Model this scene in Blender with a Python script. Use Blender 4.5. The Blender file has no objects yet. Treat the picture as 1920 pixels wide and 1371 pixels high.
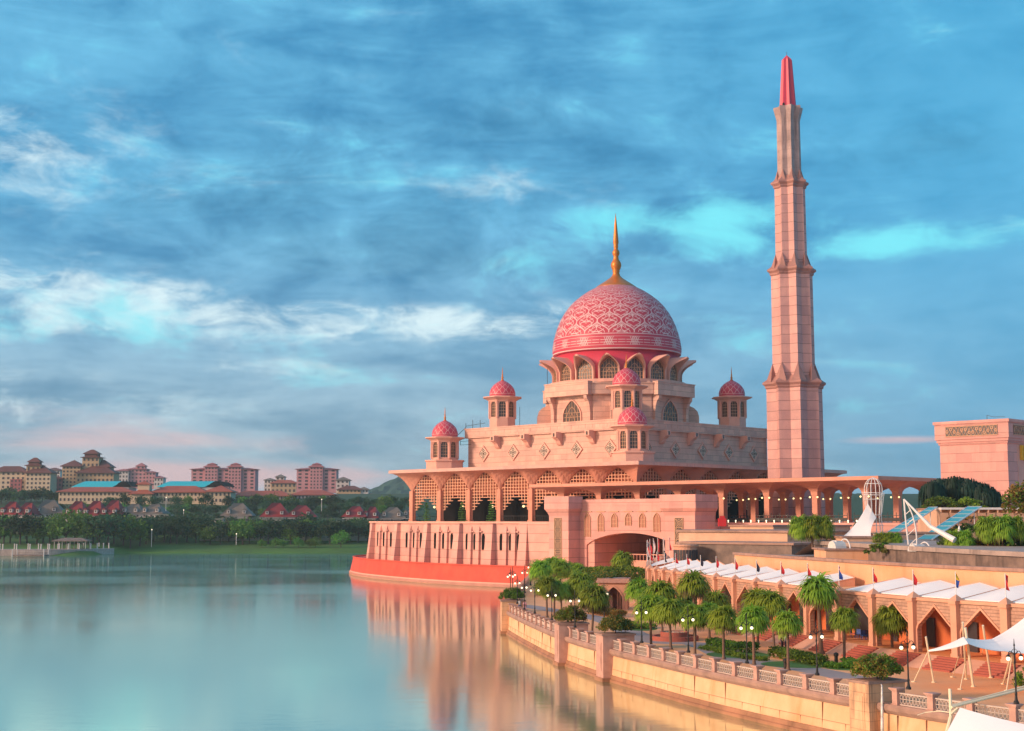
import bpy, math, random
from mathutils import Vector, Matrix
R = math.radians
sin, cos, pi = math.sin, math.cos, math.pi
random.seed(11)
sc = bpy.context.scene
col = sc.collection

# ---------------------------------------------------------------- camera
F_PX = 2600.0; TP = (975 - 685.5) / F_PX; HC = 15.5
CP = 1 / math.hypot(1, TP); SP = TP * CP
cam = bpy.data.cameras.new("camera"); camo = bpy.data.objects.new("camera", cam); col.objects.link(camo)
cam.sensor_width = 36.0; cam.lens = 36.0 * F_PX / 1920.0
cam.clip_start = 1.0; cam.clip_end = 20000.0
camo.location = (0, 0, HC); camo.rotation_euler = (R(90) + math.atan(TP), 0, 0)
sc.camera = camo

def ray(u, v):
    a = (u - 960) / F_PX; b = (685.5 - v) / F_PX
    return a, CP - b * SP, SP + b * CP
def Pz(u, v, z):
    x, y, d = ray(u, v); t = (z - HC) / d
    return x * t, y * t
def Zv(v, Y):
    x, y, d = ray(960, v); return HC + Y * d / y
def PY(u, v, Y):
    x, y, d = ray(u, v); t = Y / y
    return Vector((x * t, Y, HC + d * t))

# ---------------------------------------------------------------- light
SUN_AZ, SUN_EL = R(248), R(17)          # azimuth clockwise from +Y (the view direction)
sunl = bpy.data.lights.new("sun", 'SUN'); suno = bpy.data.objects.new("sun", sunl); col.objects.link(suno)
sunl.energy = 3.4; sunl.angle = R(9); sunl.color = (1.0, 0.68, 0.49)
sd = Vector((sin(SUN_AZ) * cos(SUN_EL), cos(SUN_AZ) * cos(SUN_EL), sin(SUN_EL)))
suno.rotation_euler = sd.to_track_quat('Z', 'Y').to_euler()
suno.location = (-100, -100, 200)
sc.view_settings.view_transform = 'Standard'; sc.view_settings.look = 'None'
sc.view_settings.exposure = 0.30; sc.view_settings.gamma = 1.0; sc.view_settings.use_curve_mapping = False

# ---------------------------------------------------------------- node helper
class NT:
    def __init__(s, tree): s.t = tree; s.n = tree.nodes; s.l = tree.links
    def new(s, typ, **kw):
        n = s.n.new(typ)
        for k, v in kw.items(): setattr(n, k, v)
        return n
    def put(s, sock, v):
        if v is None: return
        if isinstance(v, bpy.types.NodeSocket): s.l.new(v, sock)
        else: sock.default_value = v
    def m(s, op, a, b=None, c=None, clamp=False):
        n = s.new('ShaderNodeMath', operation=op, use_clamp=clamp)
        s.put(n.inputs[0], a); s.put(n.inputs[1], b); s.put(n.inputs[2], c)
        return n.outputs[0]
    def v(s, op, a, b=None):
        n = s.new('ShaderNodeVectorMath', operation=op); s.put(n.inputs[0], a); s.put(n.inputs[1], b)
        return n.outputs['Value'] if op in ('DOT_PRODUCT', 'LENGTH') else n.outputs[0]
    def sep(s, v): n = s.new('ShaderNodeSeparateXYZ'); s.put(n.inputs[0], v); return n.outputs
    def comb(s, x, y, z):
        n = s.new('ShaderNodeCombineXYZ'); s.put(n.inputs[0], x); s.put(n.inputs[1], y); s.put(n.inputs[2], z); return n.outputs[0]
    def noise(s, vec, scale, detail=4, rough=.55, dist=0.0):
        n = s.new('ShaderNodeTexNoise'); s.put(n.inputs['Vector'], vec)
        n.inputs['Scale'].default_value = scale; n.inputs['Detail'].default_value = detail
        n.inputs['Roughness'].default_value = rough; n.inputs['Distortion'].default_value = dist
        return n.outputs['Fac']
    def ramp(s, f, a, b, lo=0.0, hi=1.0):
        n = s.new('ShaderNodeMapRange', interpolation_type='SMOOTHSTEP'); s.put(n.inputs[0], f)
        for i, q in enumerate((a, b, lo, hi)): n.inputs[i + 1].default_value = q
        return n.outputs[0]
    def mix(s, f, a, b, mode='MIX'):
        n = s.new('ShaderNodeMix', data_type='RGBA', blend_type=mode)
        s.put(n.inputs['Factor'], f)
        for k, q in ((6, a), (7, b)):
            if isinstance(q, tuple): q = tuple(q) + ((1,) if len(q) == 3 else ())
            s.put(n.inputs[k], q)
        return n.outputs[2]

# ---------------------------------------------------------------- sky
world = bpy.data.worlds.new("World"); sc.world = world; world.use_nodes = True
w = NT(world.node_tree); w.n.clear()
wo = w.new('ShaderNodeOutputWorld')
tc = w.new('ShaderNodeTexCoord').outputs['Generated']
d = w.v('NORMALIZE', tc); dx, dy, dz = w.sep(d)
el = w.m('ARCSINE', dz)
az = w.m('ARCTAN2', dx, dy)
zc = w.m('ADD', w.m('MAXIMUM', dz, 0.0), 0.10)
plane = w.comb(w.m('DIVIDE', dx, zc), w.m('MULTIPLY', w.m('DIVIDE', dy, zc), 1.0), 0.0)
warp = w.noise(plane, 0.7, 3, .5)
plane2 = w.v('ADD', plane, w.comb(w.m('MULTIPLY', warp, 1.2), w.m('MULTIPLY', warp, 0.4), 0.0))
# drawn-out streaks: coarse along the horizon, fine across it
st = w.comb(w.m('MULTIPLY', az, 5.0), w.m('MULTIPLY', el, 24.0), w.m('MULTIPLY', warp, .8))
n1 = w.noise(plane2, 0.85, 9, .6, .3)
n2 = w.noise(st, 1.1, 9, .6, .8)
n3 = w.noise(w.comb(w.m('MULTIPLY', az, 10.0), w.m('MULTIPLY', el, 17.0), warp), 1.5, 8, .6, .3)
n4 = w.noise(w.comb(w.m('MULTIPLY', az, 16.0), w.m('MULTIPLY', el, 34.0), warp), 1.4, 9, .62, .4)
cl = w.m('ADD', w.m('MULTIPLY', n1, .45), w.m('ADD', w.m('MULTIPLY', n2, .27), w.m('MULTIPLY', n3, .28)))
def blob(a0, e0, sa, se, amp=1.0):
    p = w.m('POWER', w.m('DIVIDE', w.m('SUBTRACT', az, a0), sa), 2.0)
    q = w.m('POWER', w.m('DIVIDE', w.m('SUBTRACT', el, e0), se), 2.0)
    return w.m('MULTIPLY', w.m('EXPONENT', w.m('MULTIPLY', w.m('ADD', p, q), -1.0)), amp)
def ae(u, v):
    x, y, z = ray(u, v); return math.atan2(x, y), math.atan2(z, math.hypot(x, y))
def blobp(u, v, su, sv, amp=1.0):
    a, e = ae(u, v); return blob(a, e, su / F_PX, sv / F_PX, amp)
def addall(l):
    r = l[0]
    for q in l[1:]: r = w.m('ADD', r, q)
    return r
nish = w.new('ShaderNodeTexSky', sky_type='NISHITA', sun_disc=False)
nish.sun_elevation = SUN_EL; nish.sun_rotation = SUN_AZ
nish.air_density = 1.2; nish.dust_density = .6; nish.ozone_density = 3.0
def lin(r, g, b):
    f = lambda c: ((c / 255 + .055) / 1.055) ** 2.4 if c > 10 else c / 3294
    return (f(r), f(g), f(b))
# cloud sheet colour: dark slate blue to pale blue, whiter and pinker towards the horizon
dark = w.mix(w.ramp(el, .0, .22), lin(116, 156, 180), lin(48, 128, 176))
lite = w.mix(w.ramp(el, .0, .25), lin(172, 196, 210), lin(106, 184, 222))
sheet = w.mix(w.ramp(cl, .36, .62), dark, lite)
# bluer, clearer air to the right and low
clear = w.ramp(w.m('ADD', az, w.m('MULTIPLY', n1, .25)), .08, .5)
sheet = w.mix(w.m('MULTIPLY', clear, .60), sheet, lin(66, 164, 210))
# bright breaks in the cloud
gap = addall([blobp(180, 555, 300, 60, .72), blobp(560, 605, 420, 42, .62), blobp(930, 600, 330, 40, .62),
              blobp(60, 270, 230, 100, .55), blobp(560, 90, 300, 70, .30), blobp(900, 350, 280, 50, .42), blobp(520, 690, 150, 28, .5),
              blobp(120, 765, 380, 42, .55), blobp(-700, 500, 600, 260, .7)])
gapm = w.ramp(w.m('ADD', w.m('MULTIPLY', gap, .62), w.m('MULTIPLY', w.m('MULTIPLY', w.m('ADD', w.m('MULTIPLY', gap, 1.2), .22, clamp=True), w.m('SUBTRACT', w.m('ADD', w.m('MULTIPLY', n2, .35), w.m('MULTIPLY', n4, .65)), .5)), 3.3)), .14, 1.0)
sheet = w.mix(gapm, sheet, lin(214, 236, 242))
cy = addall([blobp(1390, 405, 240, 42, 1.0), blobp(1640, 455, 320, 40, .85), blobp(1150, 410, 220, 28, .45), blobp(1350, 570, 200, 40, .3), blobp(250, 620, 300, 45, .5)])
cym = w.ramp(w.m('ADD', w.m('MULTIPLY', cy, .70), w.m('MULTIPLY', w.m('SUBTRACT', w.m('ADD', w.m('MULTIPLY', n2, .5), w.m('MULTIPLY', n3, .5)), .5), 4.2)), .15, 1.15)
sheet = w.mix(cym, sheet, lin(118, 226, 240))
pk = addall([blobp(150, 825, 420, 26, 1.0), blobp(60, 770, 300, 28, .7), blobp(1680, 826, 130, 9, 1.1), blobp(330, 885, 300, 22, 1.2), blobp(560, 905, 260, 26, .9)])
pkm = w.ramp(w.m('ADD', w.m('MULTIPLY', pk, .6), w.m('MULTIPLY', w.m('SUBTRACT', n2, .5), 1.5)), .15, .85)
sheet = w.mix(w.m('MULTIPLY', pkm, .85), sheet, lin(232, 188, 188))
# darker bank above and to the left of the dome
dk = addall([blobp(560, 380, 520, 110, .8), blobp(1000, 250, 500, 90, .5), blobp(900, 490, 480, 45, .7), blobp(1700, 270, 380, 80, .4)])
dkm = w.ramp(w.m('ADD', w.m('MULTIPLY', dk, .6), w.m('MULTIPLY', w.m('SUBTRACT', .5, n3), 1.4)), .1, .95)
sheet = w.mix(w.m('MULTIPLY', dkm, .55), sheet, lin(42, 110, 146))
warmbk = w.ramp(w.v('DOT_PRODUCT', d, tuple(sd)), .2, 1.0)     # the glow of the low sun behind the camera
sheet = w.mix(w.m('MULTIPLY', warmbk, .9), sheet, (1.25, .74, .50))
b1 = w.new('ShaderNodeBackground'); w.put(b1.inputs[0], nish.outputs[0]); b1.inputs[1].default_value = .08
b2 = w.new('ShaderNodeBackground'); w.put(b2.inputs[0], sheet); b2.inputs[1].default_value = 1.0
ms = w.new('ShaderNodeMixShader'); ms.inputs[0].default_value = .93
w.l.new(b1.outputs[0], ms.inputs[1]); w.l.new(b2.outputs[0], ms.inputs[2]); w.l.new(ms.outputs[0], wo.inputs[0])

# ---------------------------------------------------------------- materials
def mat(name, build=None, rough=.7, metal=0.0, spec=.4):
    m_ = bpy.data.materials.new(name); m_.use_nodes = True
    t = NT(m_.node_tree); b = m_.node_tree.nodes['Principled BSDF']
    b.inputs['Roughness'].default_value = rough; b.inputs['Metallic'].default_value = metal
    b.inputs['Specular IOR Level'].default_value = spec
    if build: build(t, b)
    return m_
def pos(t, obj=True):
    return t.new('ShaderNodeTexCoord').outputs['Object'] if obj else t.new('ShaderNodeNewGeometry').outputs['Position']
def c4(c): return tuple(c) + (1,)
def stone(name, c, c2=None, joint=0.0, block=0.0, jc=.45, rough=.65, streak=.0, nscale=.35, jw=.03, obj=False, dirt=(.08, .06, .045)):
    """pale stone: large tonal clouds, horizontal joints every `joint` m, per-block tone, rain streaks"""
    def f(t, b):
        p = pos(t, obj); x, y, z = t.sep(p)
        n = t.noise(p, nscale, 5, .6); n2_ = t.noise(p, 4.0, 3, .6)
        base = t.mix(t.ramp(n, .3, .7), c4(c), c4(c2 or tuple(q * .82 for q in c)))
        base = t.mix(t.m('MULTIPLY', n2_, .25), base, c4(tuple(q * .75 for q in c)))
        if block:
            br = t.new('ShaderNodeTexBrick'); t.put(br.inputs['Vector'], t.comb(t.m('ADD', x, t.m('MULTIPLY', y, 1.0)), z, 0.0))
            br.inputs['Color1'].default_value = (1, 1, 1, 1); br.inputs['Color2'].default_value = (.72, .74, .78, 1); br.inputs['Mortar'].default_value = (.72, .70, .70, 1)
            br.inputs['Scale'].default_value = 1.0; br.inputs['Mortar Size'].default_value = .02; br.inputs['Brick Width'].default_value = block * 1.8; br.inputs['Row Height'].default_value = block
            base = t.mix(.8, base, br.outputs[0], 'MULTIPLY')
        if joint:
            fr = t.m('FRACT', t.m('DIVIDE', z, joint)); ln = t.m('LESS_THAN', fr, jw / joint * 2)
            base = t.mix(t.m('MULTIPLY', ln, jc), base, (.10, .06, .05, 1))
        if streak:
            sn = t.noise(t.comb(t.m('MULTIPLY', t.m('ADD', x, y), 1.1), t.m('MULTIPLY', z, .10), t.m('MULTIPLY', y, .3)), 1.0, 5, .65)
            base = t.mix(t.m('MULTIPLY', t.ramp(sn, .50, .72), streak), base, c4(dirt))
        t.put(b.inputs['Base Color'], base)
        bp = t.new('ShaderNodeBump'); bp.inputs['Strength'].default_value = .25; bp.inputs['Distance'].default_value = .02
        t.put(bp.inputs['Height'], n2_); t.l.new(bp.outputs[0], b.inputs['Normal'])
    return mat(name, f, rough)
def plain(name, c, rough=.6, metal=0.0, var=.2, scale=2.0, spec=.4, emit=None, es=0.0):
    def f(t, b):
        n = t.noise(pos(t, False), scale, 4, .6)
        t.put(b.inputs['Base Color'], t.mix(n, c4(c), c4(tuple(q * (1 - var) for q in c))))
        if emit: b.inputs['Emission Color'].default_value = c4(emit); b.inputs['Emission Strength'].default_value = es
    return mat(name, f, rough, metal, spec)
def leafy(name, c, c2, rough=.6, rnd=.35):
    def f(t, b):
        oi = t.new('ShaderNodeObjectInfo').outputs['Random']
        n = t.noise(pos(t, False), .9, 3, .6); nn = t.noise(pos(t, False), .16, 2, .5)
        base = t.mix(t.ramp(n, .3, .7), c4(c), c4(c2))
        base = t.mix(t.ramp(nn, .35, .65, 0, .5), base, c4(tuple(q * .45 for q in c)))
        hs = t.new('ShaderNodeHueSaturation'); t.put(hs.inputs['Color'], base)
        t.put(hs.inputs['Value'], t.m('ADD', t.m('MULTIPLY', oi, rnd * 2), 1 - rnd)); t.put(hs.inputs['Hue'], t.m('ADD', t.m('MULTIPLY', oi, .05), .475))
        t.put(b.inputs['Base Color'], hs.outputs[0])
        b.inputs['Subsurface Weight'].default_value = 0
        tr = t.new('ShaderNodeBsdfTranslucent'); t.put(tr.inputs[0], hs.outputs[0]); mx = t.new('ShaderNodeMixShader'); mx.inputs[0].default_value = .38
        t.l.new(b.outputs[0], mx.inputs[1]); t.l.new(tr.outputs[0], mx.inputs[2])
        t.l.new(mx.outputs[0], t.n['Material Output'].inputs[0])
    return mat(name, f, rough, 0, .3)

M = {}
M['granite'] = stone('pink_granite', (.77, .47, .355), (.66, .38, .30), joint=1.45, block=1.45, jc=.55, jw=.045, obj=True, streak=.22, dirt=(.42, .22, .17))
M['granite_joint'] = stone('pink_granite_wide_joint', (.78, .40, .32), (.68, .34, .275), joint=2.05, block=2.05, jc=.75, jw=.045, streak=.22, dirt=(.34, .15, .11))
M['gate_granite'] = stone('gatehouse_granite', (.76, .38, .315), (.68, .33, .28), joint=2.0, block=2.0, jc=.7, jw=.04, obj=True, streak=.25, dirt=(.42, .20, .17))
M['granite_plain'] = stone('pink_granite_smooth', (.75, .40, .305), (.66, .34, .265), streak=.2, dirt=(.42, .22, .17))
M['soffit'] = stone('terracotta_render', (.66, .30, .205), (.56, .25, .17))
M['eave_top'] = stone('weathered_fascia', (.66, .38, .30), (.55, .33, .29), streak=.6, dirt=(.30, .17, .15))
M['minaret'] = stone('minaret_granite', (.68, .37, .32), (.56, .30, .275), joint=2.3, block=2.3, jc=.7, jw=.06, streak=.3, dirt=(.36, .20, .19))
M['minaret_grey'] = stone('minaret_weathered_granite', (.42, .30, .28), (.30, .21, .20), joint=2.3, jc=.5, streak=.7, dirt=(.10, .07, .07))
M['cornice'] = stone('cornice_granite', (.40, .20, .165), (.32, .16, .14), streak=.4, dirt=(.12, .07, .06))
M['crimson'] = plain('crimson_paint', (.62, .055, .10), .45, var=.22)
M['dome_red'] = stone('rose_dome_tile', (.56, .045, .085), (.48, .035, .07), nscale=.12, rough=.45)
M['tracery'] = plain('pale_pink_tracery', (.76, .52, .52), .6)
M['tracery_hot'] = plain('salmon_tracery', (.86, .42, .42), .5)
M['gold'] = plain('gilded_copper', (.62, .20, .03), .4, .45)
M['glass_dark'] = plain('dark_grilled_glass', (.085, .06, .05), .25, var=.5, spec=.6)
M['grille'] = plain('sandstone_grille', (.62, .36, .22), .7)
M['lattice'] = plain('salmon_lattice', (.80, .42, .26), .65)
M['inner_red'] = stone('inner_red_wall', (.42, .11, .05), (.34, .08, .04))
M['inner_dark'] = plain('painted_interior_shade', (.010, .008, .007), .8, spec=.1)  # near-black colour stands in for the shade inside openings
M['recess'] = plain('recessed_screen', (.46, .20, .13), .7)
M['grille_pale'] = plain('pale_stone_grille', (.74, .58, .46), .7)
M['weep'] = leafy('dark_weeping_leaf', (.018, .070, .045), (.010, .04, .03), rnd=.2)
M['cream_metal'] = plain('cream_painted_steel', (.86, .74, .52), .4)
M['white_metal'] = plain('white_painted_steel', (.80, .78, .76), .4)
M['black_metal'] = plain('black_iron', (.02, .018, .018), .5)
M['globe'] = plain('lit_globe', (.9, .8, .6), .4, emit=(1, .82, .55), es=1.5)
M['lamp_small'] = plain('lit_lantern', (.9, .7, .4), .4, emit=(1, .78, .35), es=1.6)
M['white_fabric'] = plain('white_membrane', (.92, .90, .88), .6, var=.10, scale=.6)
M['plinth'] = stone('vermilion_plinth', (.66, .085, .045), (.50, .06, .035), nscale=.35, streak=.45, dirt=(.40, .075, .045), rough=.7)
M['trunk'] = stone('palm_bark', (.20, .12, .08), (.13, .08, .055), joint=.22, jc=.4, jw=.02)
M['bark'] = plain('bark', (.07, .05, .04), .8)
M['palm'] = leafy('palm_leaf', (.36, .52, .045), (.18, .33, .03), rnd=.22)
M['palm_old'] = leafy('dry_palm_leaf', (.20, .20, .05), (.13, .10, .035))
M['hedge'] = leafy('hedge_leaf', (.20, .34, .03), (.11, .22, .025), rnd=.15)
M['hedge_dark'] = leafy('dark_hedge_leaf', (.07, .15, .025), (.12, .17, .03), rnd=.15)
M['hedge_red'] = leafy('russet_hedge_leaf', (.36, .20, .045), (.18, .18, .03), rnd=.15)
M['far_leaf'] = leafy('far_tree_leaf', (.048, .13, .042), (.022, .070, .032), rnd=.5)
M['far_leaf_light'] = leafy('light_tree_leaf', (.14, .29, .04), (.075, .18, .03), rnd=.35)
M['quay'] = stone('cream_quay_wall', (.76, .49, .29), (.66, .36, .19), nscale=.3, joint=0, streak=.7, dirt=(.58, .25, .09), rough=.8)
M['stained'] = stone('black_stained_sandstone', (.74, .44, .25), (.62, .34, .19), nscale=.6, joint=.62, jc=.5, jw=.015, streak=.8, dirt=(.10, .06, .04))
M['quay_cap'] = stone('weathered_sandstone', (.42, .25, .19), (.30, .18, .14), nscale=.8, streak=.6, dirt=(.13, .08, .06))
M['quay_foot'] = stone('wet_quay_footing', (.42, .20, .11), (.26, .13, .07), streak=.6, dirt=(.12, .06, .03))
M['post'] = stone('balustrade_sandstone', (.56, .32, .25), (.45, .25, .20), nscale=1.5, streak=.35, dirt=(.22, .13, .11))
M['panel'] = plain('balustrade_white', (.60, .48, .41), .6, var=.3)
M['paving'] = stone('terracotta_paving', (.90, .46, .22), (.84, .34, .13), nscale=.13, streak=.25, dirt=(.72, .22, .08))
M['paving_grey'] = stone('grey_paving', (.36, .29, .28), (.31, .25, .25))
M['tread'] = plain('red_step_tile', (.40, .105, .07), .7)
M['arcade'] = stone('arcade_sandstone', (.70, .38, .25), (.62, .31, .20), streak=.22, dirt=(.36, .17, .11))
M['arcade_wall'] = stone('orange_render', (.82, .46, .27), (.74, .37, .19), nscale=.2, streak=.4, dirt=(.56, .24, .11))
M['arcade_in'] = stone('orange_inner_wall', (.70, .20, .065), (.60, .16, .055))
M['brickpat'] = stone('patterned_spandrel', (.60, .36, .25), (.46, .27, .19), nscale=3.0, joint=.28, block=.28, jc=.5)
M['roofgrey'] = stone('weathered_flat_roof', (.44, .34, .29), (.30, .23, .20), nscale=.5, streak=.5, dirt=(.07, .055, .05))
M['mouldy'] = stone('mould_stained_parapet', (.27, .19, .15), (.13, .095, .08), nscale=.6, streak=.7, dirt=(.045, .035, .03))
M['beige'] = stone('beige_render', (.68, .43, .29), (.58, .36, .24), streak=.25, dirt=(.25, .16, .11))
M['glass_teal'] = plain('teal_glass', (.08, .44, .44), .3, var=.25, spec=.7)
M['fabric_red'] = plain('red_flag_cloth', (.62, .03, .04), .8)
M['fabric_blue'] = plain('blue_flag_cloth', (.03, .09, .42), .8)
M['fabric_dark'] = plain('black_flag_cloth', (.03, .03, .06), .8)
M['fabric_yellow'] = plain('yellow_flag_cloth', (.75, .50, .04), .8)
M['fabric_pink'] = plain('pale_flag_cloth', (.80, .62, .60), .8)
M['blue_sign'] = plain('blue_sign', (.04, .16, .48), .5)
M['chair_blue'] = plain('blue_plastic', (.03, .10, .40), .4)
M['fountain_water'] = plain('fountain_water', (.22, .50, .46), .1)
M['soil'] = plain('planter_soil', (.10, .06, .04), .9)
M['maroon_roof'] = stone('maroon_tiles', (.27, .022, .025), (.19, .018, .022), nscale=.15, joint=.5, jc=.3)
M['grey_roof'] = stone('grey_tiles', (.20, .165, .13), (.15, .12, .10), nscale=.15, joint=.5, jc=.3)
M['brown_roof'] = stone('brown_tiles', (.17, .055, .042), (.12, .042, .036), nscale=.1, joint=.6, jc=.3)
M['orange_roof'] = stone('orange_tiles', (.38, .095, .05), (.30, .07, .045), nscale=.1, joint=.6, jc=.3)
M['teal_roof'] = plain('turquoise_sheet_roof', (.03, .48, .56), .4, var=.12, scale=.1)
M['cream_wall'] = plain('cream_wall', (.66, .52, .36), .7, scale=.2)
M['tan_wall'] = plain('tan_wall', (.55, .38, .22), .7, scale=.2)
M['rose_wall'] = plain('rose_wall', (.60, .28, .30), .7, scale=.2)
M['rose_dark'] = plain('deep_rose_trim', (.38, .13, .14), .7, scale=.2)
M['white_wall'] = plain('white_wall', (.66, .60, .56), .7, scale=.2)
M['win_dark'] = plain('dark_window_glass', (.07, .06, .065), .3)
M['fence_wall'] = plain('grey_green_boundary_wall', (.44, .47, .42), .8, scale=.3)
M['skin'] = plain('skin', (.35, .19, .13), .6)
M['cloth_dark'] = plain('dark_clothing', (.04, .03, .05), .8)
M['cloth_pink'] = plain('pink_clothing', (.60, .30, .36), .8)
M['cloth_white'] = plain('white_clothing', (.62, .62, .60), .8)
def f_grass(t, b):
    n = t.noise(pos(t, False), .05, 5, .6); n2_ = t.noise(pos(t, False), 1.2, 4, .7)
    c = t.mix(t.ramp(n, .35, .65), (.075, .20, .03, 1), (.055, .14, .025, 1))
    c = t.mix(t.ramp(t.m('ADD', t.sep(pos(t, False))[1], t.m('MULTIPLY', n, 40.0)), 728, 748), c, (.022, .065, .028, 1))
    t.put(b.inputs['Base Color'], t.mix(t.m('MULTIPLY', n2_, .5), c, (.03, .06, .015, 1)))
M['grass'] = mat('lawn_grass', f_grass, .9)
def f_hill(t, b):
    n = t.noise(pos(t, False), .02, 6, .7)
    t.put(b.inputs['Base Color'], t.mix(t.ramp(n, .35, .65), (.010, .050, .036, 1), (.024, .085, .045, 1)))
M['forest'] = mat('forest_green', f_hill, .9)
def f_water(t, b):
    p = pos(t, False); x, y, z = t.sep(p)
    sw = t.noise(t.comb(t.m('MULTIPLY', x, .012), t.m('MULTIPLY', y, .022), 0.0), 1.0, 3, .5)
    fine = t.noise(t.comb(t.m('MULTIPLY', x, .35), t.m('MULTIPLY', y, .8), 0.0), 1.0, 3, .5)
    col_ = t.mix(t.ramp(sw, .35, .7), (.08, .20, .16, 1), (.12, .27, .22, 1))
    b.inputs['Roughness'].default_value = .5; t.put(b.inputs['Base Color'], col_)
    gl = t.new('ShaderNodeBsdfGlossy'); gl.inputs['Color'].default_value = (.88, .97, .83, 1)
    t.put(gl.inputs['Roughness'], t.ramp(sw, .3, .7, .075, .13))
    bp = t.new('ShaderNodeBump'); bp.inputs['Strength'].default_value = .04; bp.inputs['Distance'].default_value = .25
    t.put(bp.inputs['Height'], fine); t.l.new(bp.outputs[0], gl.inputs['Normal'])
    mx = t.new('ShaderNodeMixShader'); mx.inputs[0].default_value = .80
    t.l.new(b.outputs[0], mx.inputs[1]); t.l.new(gl.outputs[0], mx.inputs[2]); t.l.new(mx.outputs[0], t.n['Material Output'].inputs[0])
M['water'] = mat('lake_water', f_water)

# ---------------------------------------------------------------- mesh helpers
class MB:
    def __init__(s): s.v = []; s.f = []; s.mi = []; s.cur = 0; s.sm = []; s.smooth = False
    def add(s, vs, fs):
        o = len(s.v); s.v += [tuple(p) for p in vs]
        for f in fs: s.f.append(tuple(i + o for i in f)); s.mi.append(s.cur); s.sm.append(s.smooth)
    def quad(s, *p): s.add(p, [tuple(range(len(p)))])
    def box(s, x0, x1, y0, y1, z0, z1, M_=None):
        vs = [Vector(p) for p in ((x0, y0, z0), (x1, y0, z0), (x1, y1, z0), (x0, y1, z0), (x0, y0, z1), (x1, y0, z1), (x1, y1, z1), (x0, y1, z1))]
        if M_: vs = [M_ @ p for p in vs]
        s.add(vs, [(0, 3, 2, 1), (4, 5, 6, 7), (0, 1, 5, 4), (1, 2, 6, 5), (2, 3, 7, 6), (3, 0, 4, 7)])
    def tube(s, p0, p1, r0, r1=None, n=8, cap=True):
        r1 = r0 if r1 is None else r1; p0 = Vector(p0); p1 = Vector(p1); ax = (p1 - p0).normalized()
        a = ax.orthogonal().normalized(); b = ax.cross(a)
        vs = []
        for p, r in ((p0, r0), (p1, r1)):
            for k in range(n): t = 2 * pi * k / n; vs.append(p + (a * cos(t) + b * sin(t)) * r)
        fs = [(k, (k + 1) % n, n + (k + 1) % n, n + k) for k in range(n)]
        if cap: fs += [tuple(range(n - 1, -1, -1)), tuple(range(n, 2 * n))]
        s.add(vs, fs)
    def path(s, pts, r, n=6):
        for a, b in zip(pts, pts[1:]): s.tube(a, b, r, r, n)
    def lathe(s, prof, n=32, c=(0, 0), rot=0.0, cap=True):
        vs = []
        for r, z in prof:
            for k in range(n): t = 2 * pi * k / n + rot; vs.append((c[0] + r * cos(t), c[1] + r * sin(t), z))
        fs = []
        for i in range(len(prof) - 1):
            for k in range(n): fs.append((i * n + k, i * n + (k + 1) % n, (i + 1) * n + (k + 1) % n, (i + 1) * n + k))
        if cap:
            fs.append(tuple(range(n - 1, -1, -1))); fs.append(tuple((len(prof) - 1) * n + k for k in range(n)))
        s.add(vs, fs)
    def prism(s, poly, z0, z1, M_=None):
        n = len(poly); vs = [Vector((x, y, z0)) for x, y in poly] + [Vector((x, y, z1)) for x, y in poly]
        if M_: vs = [M_ @ p for p in vs]
        s.add(vs, [tuple(range(n - 1, -1, -1)), tuple(range(n, 2 * n))] + [(k, (k + 1) % n, n + (k + 1) % n, n + k) for k in range(n)])
    def strip(s, A, B):
        n = len(A); s.add(list(A) + list(B), [(k, k + 1, n + k + 1, n + k) for k in range(n - 1)])
    def sphere(s, c, r, n=10, m_=6, sz=1.0):
        prof = [(max(r * sin(pi * i / m_), .001), c[2] - r * cos(pi * i / m_) * sz) for i in range(m_ + 1)]
        s.lathe(prof, n, (c[0], c[1]))
    def mesh(s, name, mats, off=(0, 0, 0)):
        me = bpy.data.meshes.new(name); me.from_pydata([(a - off[0], b - off[1], c - off[2]) for a, b, c in s.v], [], s.f)
        for m_ in (mats if isinstance(mats, (list, tuple)) else [mats]): me.materials.append(M[m_])
        if any(s.mi): me.polygons.foreach_set('material_index', s.mi)
        me.polygons.foreach_set('use_smooth', s.sm)
        me.update(); return me
    def build(s, name, mats, parent=None, off=(0, 0, 0)):
        return mesh_obj(name, s.mesh(name, mats, off), parent)
def mesh_obj(name, me, parent=None):
    o = bpy.data.objects.new(name, me); col.objects.link(o)
    if parent: o.parent = parent
    return o
def tag(o, label, cat, group=None, kind=None):
    o['label'] = label; o['category'] = cat
    if group: o['group'] = group
    if kind: o['kind'] = kind
    return o
def thing(name, label, cat, loc=(0, 0, 0), rz=0.0, group=None):
    o = bpy.data.objects.new(name, None); col.objects.link(o); o.empty_display_size = .5
    o.location = loc; o.rotation_euler = (0, 0, rz); return tag(o, label, cat, group)
def struct(o, kind='structure'): o['kind'] = kind; return o
def dup(root, loc=None, rz=None, scale=None, label=None, group=None):
    def rec(o, par):
        c = o.copy(); col.objects.link(c); c.parent = par
        for ch in kids.get(o.name, []): rec(ch, c)
        return c
    kids = {}
    st_ = [root]
    while st_:
        q = st_.pop(); kids[q.name] = list(q.children); st_ += kids[q.name]
    r = rec(root, root.parent)
    if loc is not None: r.location = loc
    if rz is not None: r.rotation_euler = (0, 0, rz)
    if scale is not None: r.scale = (scale,) * 3 if not isinstance(scale, tuple) else scale
    if label: r['label'] = label
    if group: r['group'] = group
    return r
def ogee(t, spring, apex): return spring + (apex - spring) * max(0.0, 1 - abs(t) ** 1.25) ** .7
def tudor(t, spring, apex):
    t = abs(t)
    if t > .86: return spring + (apex - spring) * .22 * math.sqrt(max(0, 1 - ((t - .86) / .14) ** 2))
    return spring + (apex - spring) * (.22 + .78 * (1 - t / .86))
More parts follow.
